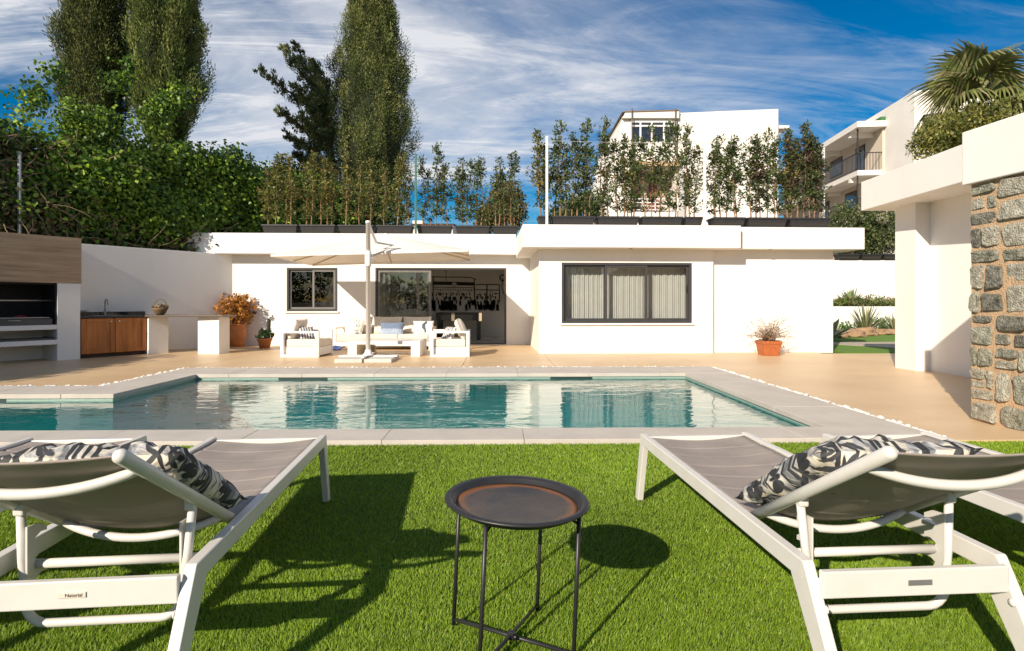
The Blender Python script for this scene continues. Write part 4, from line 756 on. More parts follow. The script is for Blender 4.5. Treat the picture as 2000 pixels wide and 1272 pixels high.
tr_ = tag(MB().box((-1.35 - 1.4, .05, .432), (PW - .03, .62, .465)).box((-2.75, .05, .465), (-2.73, .62, .48)).box((PW - .05, .05, .465), (PW - .03, .62, .48)).build('grill_tray', MATS['dark_steel'], None, bevel=.004), 'dark flat grill tray lying on the lower barbecue shelf', 'tray'); tr_.location = G0; tr_.rotation_euler.z = RZ
for i, (a, c_, lab) in enumerate(((-1.05, (.35, .02, .05), 'red oven glove lying on the barbecue grill'), (-2.05, (.45, .04, .06), 'crimson cloth on the left barbecue grill'))):
    mb = MB(); k = 10; mb.add([(a + .02 * i_ + .0, .15 + .015 * j, .905 + .03 * abs(math.sin(i_ * .8 + j * .5)) * (1 - abs(i_ - 5) / 6)) for i_ in range(k) for j in range(k)], [(i_ * k + j, i_ * k + j + 1, (i_ + 1) * k + j + 1, (i_ + 1) * k + j) for i_ in range(k - 1) for j in range(k - 1)])
    o = tag(mb.build('oven_cloth', mat('red_cloth_%d' % i, c_, .9), None, smooth=True), lab, 'cloth'); o.location = G0; o.rotation_euler.z = RZ; so = o.modifiers.new('thick', 'SOLIDIFY'); so.thickness = .012
# sink cabinet
PINE = mat('stained_pine', (.30, .085, .012), .4, .25, 3.5, .2, 60, stretch=(3.5, 1, .35), col2=(.52, .18, .03), detail=9)
cab = thing('sink_cabinet', 'stained pine sink cabinet with two doors and dark worktop', 'cabinet', G0, RZ)
MB().box((.0, .08, .08), (1.3, .895, .86)).build('carcass', mat('dark_pine', (.12, .045, .014), .6, .2, 4), cab)
MB().box((.02, .12, -.01), (1.28, .8, .079)).build('plinth', mat('plinth_brown', (.05, .022, .012), .7), cab)
for a, b, hx_ in ((.012, .645, .57), (.655, 1.288, .73)):
    d_ = MB().box((a, .055, .09), (b, .079, .85)).build('door', PINE, cab, bevel=.003)
    for r_ in (((a, .09), (a + .09, .85)), ((b - .09, .09), (b, .85)), ((a + .0905, .76), (b - .0905, .85)), ((a + .0905, .09), (b - .0905, .19))): MB().box((r_[0][0] + .001, .04, r_[0][1] + .001), (r_[1][0] - .001, .0545, r_[1][1] - .001)).build('stile', PINE, d_, bevel=.003)
    k = MB().lathe([(.012, 0), (.009, .012), (.02, .025), (.012, .036)], 12).build('knob', STEEL, d_, smooth=True); k.rotation_euler = (math.radians(90), 0, 0); k.location = (hx_, .04, .78)
GRAN = mat('dark_granite', (.018, .018, .02), .18, .5, 60, detail=8)
MB().box((.0, .03, .862), (1.62, .895, .905)).build('worktop', GRAN, cab, bevel=.004); MB().box((.0, .86, .906), (1.62, .897, .985)).build('upstand', GRAN, cab)
MB().box((.35, .25, .9055), (.9, .65, .909)).build('sink', STEEL, cab, bevel=.002)
fa = thing('tap', 'tall arched chrome tap on the sink worktop', 'tap', G0 + uw * .72 + vw * .74 + Vector((0, 0, .905)), RZ)
MB().lathe([(.03, 0), (.03, .02), (.018, .03), (.018, .1)], 14).build('base', STEEL, fa, smooth=True)
MB().tube([(0, 0, .09), (0, 0, .3)] + [(0, -.07 + .07 * math.cos(a), .3 + .07 * math.sin(a)) for a in np.linspace(0, math.pi, 9)] + [(0, -.14, .24)], .0135, 10).build('spout', STEEL, fa, smooth=True)
MB().tube([(.018, 0, .07), (.09, -.02, .1)], .008, 8).build('lever', STEEL, fa, smooth=True)
sw = tag(MB().box((.02, .875, 1.02), (.42, .899, 1.04)).box((.02, .8, 1.005), (.42, .899, 1.019)).build('wall_shelf', mat('pale_metal', (.6, .6, .6), .4), None, bevel=.003), 'narrow pale shelf on the wall above the worktop', 'shelf'); sw.location = G0; sw.rotation_euler.z = RZ
# bar: two piers and a thin stone top (camera-aligned frame)
bar = thing('bar_counter', 'white bar counter on two piers with thin dark stone top', 'counter', (0, 0, 0), RT)
q1 = [(-8.415, 13.17), (-8.17, 13.53), (-8.69, 13.89), (-8.93, 13.53)]
MB().prism(q1, -.02, .862).build('pier', WHITE, bar, bevel=.005)
MB().prism([(-7.33, 13.27), (-6.82, 13.24), (-6.78, 13.66), (-7.29, 13.69)], -.02, .862).build('pier', WHITE, bar, bevel=.005)
MB().prism([(-8.47, 13.12), (-6.68, 13.12), (-6.66, 13.78), (-8.0, 13.9), (-8.55, 14.08), (-8.72, 13.42)], .8635, .902).build('worktop', mat('brown_granite', (.12, .095, .075), .3, .35, 40, detail=8), bar, bevel=.004)
# wicker basket with dried flowers
WICK = mat('wicker', (.16, .10, .05), .8, .3, 40, .6, 120)
fb = thing('flower_basket', 'small wicker basket of dried pale flowers on the counter', 'basket', at_d(313, 610, 13.3) * 1); fb.location.z = .9055
MB().lathe([(.07, 0), (.10, .03), (.15, .12), (.17, .17), (.155, .17), (.09, .04), (.02, .03)], 20).build('bowl', WICK, fb, smooth=True)
MB().tube([(.16 * math.cos(a), 0, .15 + .22 * math.sin(a)) for a in np.linspace(0, math.pi, 15)], .011, 7).build('handle', WICK, fb, smooth=True)
q = unit(rng.normal(size=(90, 3))) * rng.random((90, 1)) ** .4 * np.array([.17, .15, .07]) + np.array([0, 0, .2]); V, Fq, C = clump_leaves(q, (.02,) * 3, 10, .04, .03, [(.5, .42, .3), (.35, .27, .17), (.22, .17, .1), (.4, .3, .28)], np.array([0, 0, .5])); link('flowers', np_mesh('flowers', V, Fq, C), LEAF, fb)
# terracotta pots
TERRA = mat('terracotta', (.50, .18, .055), .75, .15, 6, .3, 40)
def pot(t, r, h, m=TERRA, style='round'):
    if style == 'round': pr = [(r * .55, 0), (r * .72, h * .1), (r * .98, h * .45), (r, h * .62), (r * .9, h * .85), (r * .82, h * .92), (r * .95, h * .95), (r * .95, h), (r * .82, h), (r * .8, h * .9)]
    else: pr = [(r * .66, 0), (r * .9, h * .74), (r * .92, h * .76), (r, h * .77), (r, h), (r * .9, h), (r * .88, h * .9)]
    MB().lathe(pr, 28).build('pot', m, t, smooth=True, bevel=0); MB().lathe([(r * .85, h * .86), (r * .84, h * .9)], 20).build('soil', SOIL, t)
bp_ = thing('potted_shrub', 'big round terracotta pot with orange-brown dry shrub by the wall', 'plant', at_z(462, 677)); pot(bp_, .25, .62)
MB().lathe([(.2, 0), (.22, .02), (.2, .03)], 20).build('saucer', TERRA, bp_)
q = unit(rng.normal(size=(520, 3))) * (rng.random((520, 1)) ** .4) * np.array([.52, .45, .42]) * (1 + .15 * rng.normal(size=(520, 1))) + np.array([0, 0, 1.02]); q = q[q[:, 2] > .6]
V, Fq, C = clump_leaves(q, (.05,) * 3, 12, .06, .028, [(.48, .22, .04), (.38, .16, .03), (.56, .29, .07), (.27, .12, .028)], np.array([0, 0, .6]), clump_jit=.35); link('crown', np_mesh('crown', V, Fq, C), LEAF, bp_)
st = MB()
for i in range(26): a = rng.uniform(0, 6.28); r_ = rng.uniform(.1, .42); st.tube([(0, 0, .5), (math.cos(a) * r_ * .4, math.sin(a) * r_ * .4, .75), (math.cos(a) * r_, math.sin(a) * r_, rng.uniform(.85, 1.35))], [.012, .008, .003], 5)
st.build('stems', WOODT, bp_)
cp_ = thing('potted_cactus', 'small terracotta pot with dark green leaves and a cactus stem', 'plant', at_z(517, 680)); pot(cp_, .19, .26, style='flower')
q = unit(rng.normal(size=(70, 3))) * rng.random((70, 1)) ** .4 * np.array([.24, .2, .14]) + np.array([0, 0, .36]); V, Fq, C = clump_leaves(q, (.05,) * 3, 7, .08, .045, [(.03, .06, .02), (.05, .09, .03)], np.array([0, 0, .5])); link('crown', np_mesh('crown', V, Fq, C), LEAF, cp_)
MB().tube([(.1, 0, .2), (.1, 0, .5), (.11, 0, .72), (.1, 0, .78)], [.04, .045, .05, .02], 9).build('cactus_stem', mat('cactus_dark', (.012, .022, .012), .7), cp_, smooth=True)
dp = thing('potted_shrub', 'square terracotta pot with wiry dry shrub against the white wall', 'plant', at_z(1501, 694))
w_ = .215; mb = MB(); mb.add([(-w_ * .78, -w_ * .78, 0), (w_ * .78, -w_ * .78, 0), (w_ * .78, w_ * .78, 0), (-w_ * .78, w_ * .78, 0), (-w_ * .95, -w_ * .95, .27), (w_ * .95, -w_ * .95, .27), (w_ * .95, w_ * .95, .27), (-w_ * .95, w_ * .95, .27)], [(3, 2, 1, 0), (4, 5, 6, 7), (0, 1, 5, 4), (1, 2, 6, 5), (2, 3, 7, 6), (3, 0, 4, 7)]); mb.build('pot', mat('terracotta_orange', (.40, .115, .035), .65, .12, 6), dp, bevel=.01)
MB().box((-w_, -w_, .262), (w_, w_, .335)).build('rim', MATS['terracotta_orange'], dp, bevel=.012); MB().box((-.16, -.16, .336), (.16, .16, .345)).build('soil', SOIL, dp)
st = MB(); tips = []
for i in range(95):
    a = rng.uniform(0, 6.28); e = rng.uniform(.15, 1.15); l = rng.uniform(.3, .68); p = Vector((rng.normal(0, .05), rng.normal(0, .05), .33)); d = Vector((math.cos(a) * math.sin(e), math.sin(a) * math.sin(e) * .8, math.cos(e))); pts = [p]
    for k in range(6): d = (d + Vector((rng.normal(0, .22), rng.normal(0, .22), rng.normal(-.08, .2)))).normalized(); p = p + d * l / 6; pts.append(p); tips.append(tuple(p))
    st.tube(pts, list(np.linspace(.0045, .0018, 7)), 4)
st.build('stems', mat('dry_twig', (.24, .15, .095), .9, .3, 20), dp)
q = np.array(tips); V, Fq, C = clump_leaves(q, (.025,) * 3, 5, .028, .012, [(.3, .19, .12), (.22, .16, .08), (.38, .26, .18)], np.array([0, 0, .4])); link('crown', np_mesh('crown', V, Fq, C), LEAF, dp)
# ================================================================== CUSHIONS
def cushion_mesh(w, h, t, n=22, seed=0, wr=.012, corner=.09):
    V = []; g_ = np.linspace(-1, 1, n)
    for s in (1, -1):
        for a in g_:
            for b in g_:
                pin = 1 - corner * (a * a * b * b) * 0 - .07 * (1 - abs(a)) * (b * b) ** 4 - 0; x = a * w / 2 * (1 - .06 * (1 - b * b) * (abs(a) ** 6)); y = b * h / 2 * (1 - .06 * (1 - a * a) * (abs(b) ** 6))
                th = t / 2 * ((1 - a ** 4) ** .55) * ((1 - b ** 4) ** .55); th *= 1 + .25 * nz(a * 1.2 + seed, b * 1.2, s)
                z = s * th + wr * nz(a * 4 + seed, b * 4, s * 2.) * (1 - a ** 8) * (1 - b ** 8) + wr * .6 * nz(a * 9, b * 9 + seed, s * 2.) * (1 - a ** 8) * (1 - b ** 8); V.append((x, y, z))
    Fs = []
    for k in range(2):
        o = k * n * n
        for i in range(n - 1):
            for j in range(n - 1):
                q = (o + i * n + j, o + (i + 1) * n + j, o + (i + 1) * n + j + 1, o + i * n + j + 1); Fs.append(q if k == 0 else q[::-1])
    ring = [i * n for i in range(n)] + [(n - 1) * n + j for j in range(1, n)] + [i * n + n - 1 for i in range(n - 2, -1, -1)] + [j for j in range(n - 2, 0, -1)]
    for i in range(len(ring)): a, b = ring[i], ring[(i + 1) % len(ring)]; Fs.append((a, a + n * n, b + n * n, b)[::-1])
    me = bpy.data.meshes.new('cushion'); me.from_pydata(V, [], Fs); me.update(); return me
def patmat(name, builder, rough=.9):
    if name in MATS: return MATS[name]
    m = bpy.data.materials.new(name); m.use_nodes = True; nt = m.node_tree; b = nt.nodes['Principled BSDF']; b.inputs['Roughness'].default_value = rough; b.inputs['Specular IOR Level'].default_value = .2
    tc = N(nt, 'ShaderNodeTexCoord'); L(nt, builder(nt, tc.outputs['Object']), b.inputs['Base Color'])
    ns = N(nt, 'ShaderNodeTexNoise', i_Scale=9, i_Detail=4, i_Distortion=1.2); L(nt, tc.outputs['Object'], ns.inputs['Vector']); bp = N(nt, 'ShaderNodeBump', i_Strength=.55, i_Distance=.025); L(nt, ns.outputs[0], bp.inputs['Height']); L(nt, bp.outputs[0], b.inputs['Normal'])
    MATS[name] = m; return m
def leaf_pattern(nt, co):
    # feathery black and grey leaf print on cream cotton
    def blades(rot, scl, thr, seed, soft=.05):
        m0 = N(nt, 'ShaderNodeMapping'); m0.inputs['Rotation'].default_value = (0, 0, rot); mp = N(nt, 'ShaderNodeMapping'); mp.inputs['Scale'].default_value = scl; mp.inputs['Location'].default_value = (seed, seed * .7, 0); L(nt, m0.outputs[0], mp.inputs[0])
        wp = N(nt, 'ShaderNodeTexNoise', i_Scale=5, i_Detail=2); L(nt, co, wp.inputs['Vector']); ad = N(nt, 'ShaderNodeMix', data_type='RGBA', blend_type='LINEAR_LIGHT'); ad.inputs[0].default_value = .03; L(nt, co, ad.inputs[6]); L(nt, wp.outputs['Color'], ad.inputs[7]); L(nt, ad.outputs[2], m0.inputs[0])
        v = N(nt, 'ShaderNodeTexVoronoi', i_Scale=1., voronoi_dimensions='2D'); L(nt, mp.outputs[0], v.inputs['Vector'])
        return ramp(nt, v.outputs['Distance'], [(thr, 1), (thr + soft, 0)])
    base = N(nt, 'ShaderNodeTexNoise', i_Scale=6, i_Detail=2); L(nt, co, base.inputs['Vector']); colr = ramp(nt, base.outputs[0], [(.42, (.68, .66, .61)), (.6, (.66, .59, .46))])
    for (args, c) in (((.5, (26, 6, 1), .36, 1.3), (.42, .42, .42)), ((-.55, (30, 7, 1), .33, 4.1), (.22, .225, .23)), ((1.25, (28, 6.5, 1), .30, 9.3), (.64, .59, .49)), ((.15, (34, 7, 1), .27, 7.7), (.045, .046, .05)), ((-1.0, (36, 8, 1), .24, 2.9), (.07, .072, .076))):
        m1 = N(nt, 'ShaderNodeMix', data_type='RGBA'); L(nt, blades(*args), m1.inputs[0]); L(nt, colr, m1.inputs[6]); m1.inputs[7].default_value = (*c, 1); colr = m1.outputs[2]
    return colr
def stripes(nt, co):
    wv = N(nt, 'ShaderNodeTexWave', i_Scale=5.5, i_Distortion=.6); L(nt, co, wv.inputs['Vector']); return ramp(nt, wv.outputs['Fac'], [(.35, (.09, .12, .2)), (.5, (.62, .6, .56))])
def twotone(nt, co):
    s = N(nt, 'ShaderNodeSeparateXYZ'); L(nt, co, s.inputs[0]); ns = N(nt, 'ShaderNodeTexNoise', i_Scale=60, i_Detail=2); L(nt, co, ns.inputs['Vector'])
    a = math_(nt, 'ADD', math_(nt, 'MULTIPLY', s.outputs[1], 4.), math_(nt, 'ADD', math_(nt, 'MULTIPLY', ns.outputs[0], .25), .4)); return ramp(nt, a, [(.4, (.33, .40, .52)), (.55, (.15, .2, .30))])
def coral(nt, co):
    v = N(nt, 'ShaderNodeTexNoise', i_Scale=14, i_Detail=3, i_Distortion=2); L(nt, co, v.inputs['Vector']); s = N(nt, 'ShaderNodeSeparateXYZ'); L(nt, co, s.inputs[0])
    k = math_(nt, 'ADD', v.outputs[0], math_(nt, 'MULTIPLY', math_(nt, 'ABSOLUTE', math_(nt, 'SUBTRACT', s.outputs[0], .1)), -1.2)); return ramp(nt, k, [(.47, (.7, .67, .61)), (.52, (.16, .18, .22))])
LEAFP = patmat('leaf_print_cotton', leaf_pattern); STRP = patmat('striped_cotton', stripes); TWO = patmat('blue_two_tone', twotone); CORP = patmat('coral_print', coral)
def cushion(name, label, cat, size, m, loc, rot, seed=0, group=None, parent=None, wr=.012):
    o = link(name, cushion_mesh(*size, seed=seed, wr=wr), m, parent, smooth=True); o.location = loc; o.rotation_euler = rot
    if parent is None: tag(o, label, cat, group)
    return o
# ================================================================== LOUNGE FURNITURE
FABR = CREAM
def armchair(label, p, rz):
    t = thing('armchair', label, 'armchair', p, rz, 'armchairs of the lounge set'); D_, W_ = .86, .86    # local: faces +x, side panels at y = -W/2 and +W/2
    for s_ in (-1, 1):
        y0 = s_ * W_ / 2; y1 = y0 - s_ * .07; mb = MB(); mb.box((-D_ / 2, y0, .0), (-D_ / 2 + .07, y1, .57)); mb.box((D_ / 2 - .07, y0, .0), (D_ / 2, y1, .57)); mb.box((-D_ / 2 + .07, y0, .525), (D_ / 2 - .07, y1, .57)); mb.box((-D_ / 2 + .07, y0, .0), (D_ / 2 - .07, y1, .05)); mb.build('arm_frame', WPAINT, t, bevel=.004)
    MB().box((-D_ / 2 + .08, -W_ / 2 + .075, .03), (D_ / 2 - .005, W_ / 2 - .075, .215)).build('seat_base', WPAINT, t, bevel=.006)
    MB().box((-D_ / 2 + .005, -W_ / 2 + .075, .22), (-D_ / 2 + .06, W_ / 2 - .075, .56)).build('back_panel', WPAINT, t, bevel=.004)
    MB().box((-D_ / 2 + .09, -W_ / 2 + .08, .216), (D_ / 2 - .01, W_ / 2 - .08, .385)).build('seat_cushion', FABR, t, bevel=.03, seg=4)
    cushion('back_cushion', '', '', (.5, .66, .2), FABR, (-D_ / 2 + .2, 0, .6), (0, math.radians(-68), 0), 3, parent=t); return t
c1_ = c2w(-4.64, 12.9); c2_ = c2w(-1.39, 12.95)
armchair('white armchair facing right, left of the parasol pole', c1_, RT + math.radians(-3)); armchair('white armchair facing left beside the open sliding door', c2_, RT + math.radians(183))
cushion('cushion', 'striped navy and white cushion on the left armchair', 'cushion', (.36, .36, .13), STRP, c1_ + c2w(.02, -.12) + Vector((0, 0, .5)), (math.radians(60), 0, math.radians(35)), 4)
cushion('cushion', 'striped navy and white cushion on the right armchair', 'cushion', (.34, .34, .13), STRP, c2_ + c2w(-.03, -.12) + Vector((0, 0, .5)), (math.radians(60), 0, math.radians(-45)), 5)
sp_ = c2w(-3.27, 14.75); so_ = thing('sofa', 'long white three-seat sofa with cream cushions behind the coffee table', 'sofa', sp_, RT); SW = 2.5
for s_ in (-1, 1):
    x0 = s_ * SW / 2; x1 = x0 - s_ * .08; mb = MB(); mb.box((x0, -.42, 0), (x1, -.35, .57)); mb.box((x0, .36, 0), (x1, .43, .57)); mb.box((x0, -.35, .525), (x1, .36, .57)); mb.box((x0, -.35, 0), (x1, .36, .05)); mb.build('arm_frame', WPAINT, so_, bevel=.004)
MB().box((-SW / 2 + .082, -.41, .1), (SW / 2 - .082, .42, .21)).build('seat_base', WPAINT, so_, bevel=.006); MB().box((-SW / 2 + .082, .36, .22), (SW / 2 - .082, .42, .6)).build('back_panel', WPAINT, so_, bevel=.004)
for i in range(3):
    a = -SW / 2 + .09 + i * (SW - .18) / 3; b = a + (SW - .18) / 3 - .006; MB().box((a, -.42, .212), (b, .3, .39)).build('seat_cushion', FABR, so_, bevel=.03, seg=4)
    cushion('back_cushion', '', '', ((b - a) * .99, .47, .22), FABR, ((a + b) / 2, .24, .6), (math.radians(78), 0, 0), 7 + i, parent=so_)
def on_sofa(px_, py_, d_): return at_d(px_, py_, d_)
cushion('cushion', 'white cushion with dark coral print at the left end of the sofa', 'cushion', (.46, .46, .15), CORP, on_sofa(693, 640, 14.6), (math.radians(70), math.radians(8), math.radians(-8)), 11)
cushion('cushion', 'blue two-tone oblong cushion in the middle of the sofa', 'cushion', (.6, .36, .15), TWO, on_sofa(765, 643, 14.55), (math.radians(70), 0, math.radians(-3)), 12)
sh = cushion('cushion', 'white cushion with seahorse motif at the right end of the sofa', 'cushion', (.52, .4, .15), mat('white_cotton', (.78, .76, .72), .9, .03, 10), on_sofa(828, 641, 14.5), (math.radians(64), 0, math.radians(12)), 13)
mo = MB(); pts = [(.02, .17), (.06, .15), (.035, .11), (0, .09), (-.03, .04), (-.03, -.02), (.0, -.07), (.02, -.11), (.0, -.14), (-.025, -.125)]; mo.tube([(x, y, .082 + .003 * i) if i < 6 else (x, y, .088) for i, (x, y) in enumerate(pts)], [.008, .014, .02, .022, .034, .032, .022, .014, .009, .005], 7); mo.build('seahorse_motif', mat('motif_blue', (.1, .13, .18), .8), sh)
ct = thing('coffee_table', 'low white coffee table with slab legs in front of the sofa', 'table', c2w(-2.84, 13.1), RT)
MB().box((-.8, -.5, .27), (.8, .5, .345)).build('table_top', WPAINT, ct, bevel=.005)
for s_ in (-1, 1): MB().box((s_ * .8, -.5, 0), (s_ * .6, .5, .269)).build('leg', WPAINT, ct, bevel=.005)
lt = thing('lantern', 'small white candle lantern on the floor under the coffee table', 'lantern', c2w(-3.3, 13.45), RT); MB().box((-.09, -.09, 0), (.09, .09, .02)).build('base', WPAINT, lt); MB().box((-.075, -.075, .02), (.075, .075, .16)).build('body', mat('lantern_glass', (.6, .5, .36), .3), lt, bevel=.004); MB().lathe([(.11, .16), (.05, .2), (.015, .215)], 4).build('lid', WPAINT, lt)
bg_ = thing('cloth_bag', 'crumpled blue cloth bag lying on the floor left of the sofa', 'bag', at_z(656, 684)); o = cushion('body', '', '', (.3, .2, .1), mat('blue_cloth', (.06, .1, .3), .85, .3, 12), (0, 0, .05), (0, 0, .2), 21, parent=bg_, wr=.03); MB().tube([(-.08, 0, .08), (-.04, -.1, .1), (.04, -.1, .1), (.08, 0, .08)], .008, 6).build('handle', MATS['blue_cloth'], bg_, smooth=True)
# cantilever parasol
pc_ = c2w((719 - 1000) / F * 11.8, 11.8); um = thing('parasol', 'large cream cantilever parasol on a white mast by the pool', 'parasol', pc_, 0); iv = inv(um); UP = lambda px, py, d: iv @ at_d(px, py, d)
PAV = mat('concrete_slab', (.58, .55, .51), .8, .1, 5, .3, 60)
for i, (sx, sy) in enumerate(((-1, -1), (1, -1), (-1, 1), (1, 1))): MB().box((sx * .02, sy * .02, 0), (sx * .56, sy * .5, .075)).build('base_slab', PAV, um, bevel=.008)
MB().box((-.6, -.028, .0755), (.6, .028, .1)).box((-.028, -.55, .1005), (.028, .55, .12)).build('cross_foot', WPAINT, um, bevel=.004); MB().lathe([(.11, .1), (.11, .125), (.075, .15), (.06, .22)], 18).build('mast_socket', WPAINT, um, smooth=True)
mh = UP(719, 432, 11.8).z; MB().lathe([(.048, .12), (.048, mh - .05), (.055, mh - .05), (.055, mh), (.03, mh + .01)], 16).build('mast', WPAINT, um, smooth=True)
sl = UP(722, 500, 11.8); MB().lathe([(.065, sl.z - .22), (.068, sl.z - .2), (.068, sl.z + .08), (.06, sl.z + .1)], 16).build('slider', WPAINT, um, smooth=True); MB().tube([(.06, -.02, sl.z - .05), (.13, -.05, sl.z - .05), (.13, -.05, sl.z - .12)], .012, 7).build('crank', mat('crank_grey', (.3, .3, .3), .5), um, smooth=True)
W0 = iv @ at_d(528, 497, 12.3); W1_ = iv @ at_d(915, 487, 12.3); W2_ = iv @ at_d(611, 516, 15.25); W3 = iv @ at_d(918, 506, 15.25)
pk = (W0 + W1_ + W2_ + W3) / 4; pk.z = (iv @ at_d(743, 456, 14.)).z
CAN = mat('parasol_canvas', (.86, .83, .78), .85, .03, 4, .15, 200)
cnt = CAN.node_tree; tl = N(cnt, 'ShaderNodeBsdfTranslucent'); tl.inputs[0].default_value = (.8, .66, .5, 1); mm = N(cnt, 'ShaderNodeMixShader'); mm.inputs[0].default_value = .16; L(cnt, cnt.nodes['Principled BSDF'].outputs[0], mm.inputs[1]); L(cnt, tl.outputs[0], mm.inputs[2]); L(cnt, mm.outputs[0], cnt.nodes['Material Output'].inputs[0])
ring = [W0, (W0 + W1_) / 2, W1_, (W1_ + W3) / 2, W3, (W3 + W2_) / 2, W2_, (W2_ + W0) / 2]; mb = MB(); vs = []; nr = 7
for k in range(nr):
    t_ = .05 + .95 * k / (nr - 1)
    for i in range(8):
        for h_ in (0, .5):
            e0, e1 = ring[i], ring[(i + 1) % 8]; e = e0.lerp(e1, h_) ; p = pk.lerp(e, t_); p.z -= (.035 if h_ else 0) * math.sin(math.pi * t_) + .05 * math.sin(math.pi * t_) * .6; vs.append(tuple(p))
mb.add(vs, [(k * 16 + i, k * 16 + (i + 1) % 16, (k + 1) * 16 + (i + 1) % 16, (k + 1) * 16 + i) for k in range(nr - 1) for i in range(16)] + [tuple(range(16))]); cn = mb.build('canopy', CAN, um, smooth=True)
mb = MB(); k = (nr - 1) * 16; lastr = [Vector(v) for v in vs[k:k + 16]]; mb.add([tuple(v) for v in lastr] + [(v.x, v.y, v.z - .05) for v in lastr], [(i, (i + 1) % 16, 16 + (i + 1) % 16, 16 + i) for i in range(16)]); mb.build('hem', CAN, cn)
hub = pk + Vector((0, 0, -.12)); MB().lathe([(.05, -.12), (.07, -.1), (.07, .02), (.03, .06)], 12, tuple(hub)).build('hub', WPAINT, um, smooth=True)
for e in ring: MB().beam(hub + (e - hub) * .02, e + Vector((0, 0, -.03)), .018, .026).build('rib', mat('rib_tan', (.55, .42, .28), .6), um)
top_ = Vector((0, 0, mh - .03)); A1 = UP(735, 474, 12.35); A2 = UP(776, 481, 13.); MB().beam(top_, A1, .04, .05).build('upper_link', WPAINT, um, bevel=.004); GR_ = mat('arm_grey', (.45, .43, .4), .4); MB().beam(A1, A2, .028, .035).build('arm', GR_, um, bevel=.003); MB().beam(sl + Vector((.05, 0, 0)), A2, .03, .04).build('lower_arm', GR_, um, bevel=.003); MB().beam(A2, hub, .03, .03).build('hub_arm', GR_, um, bevel=.003)
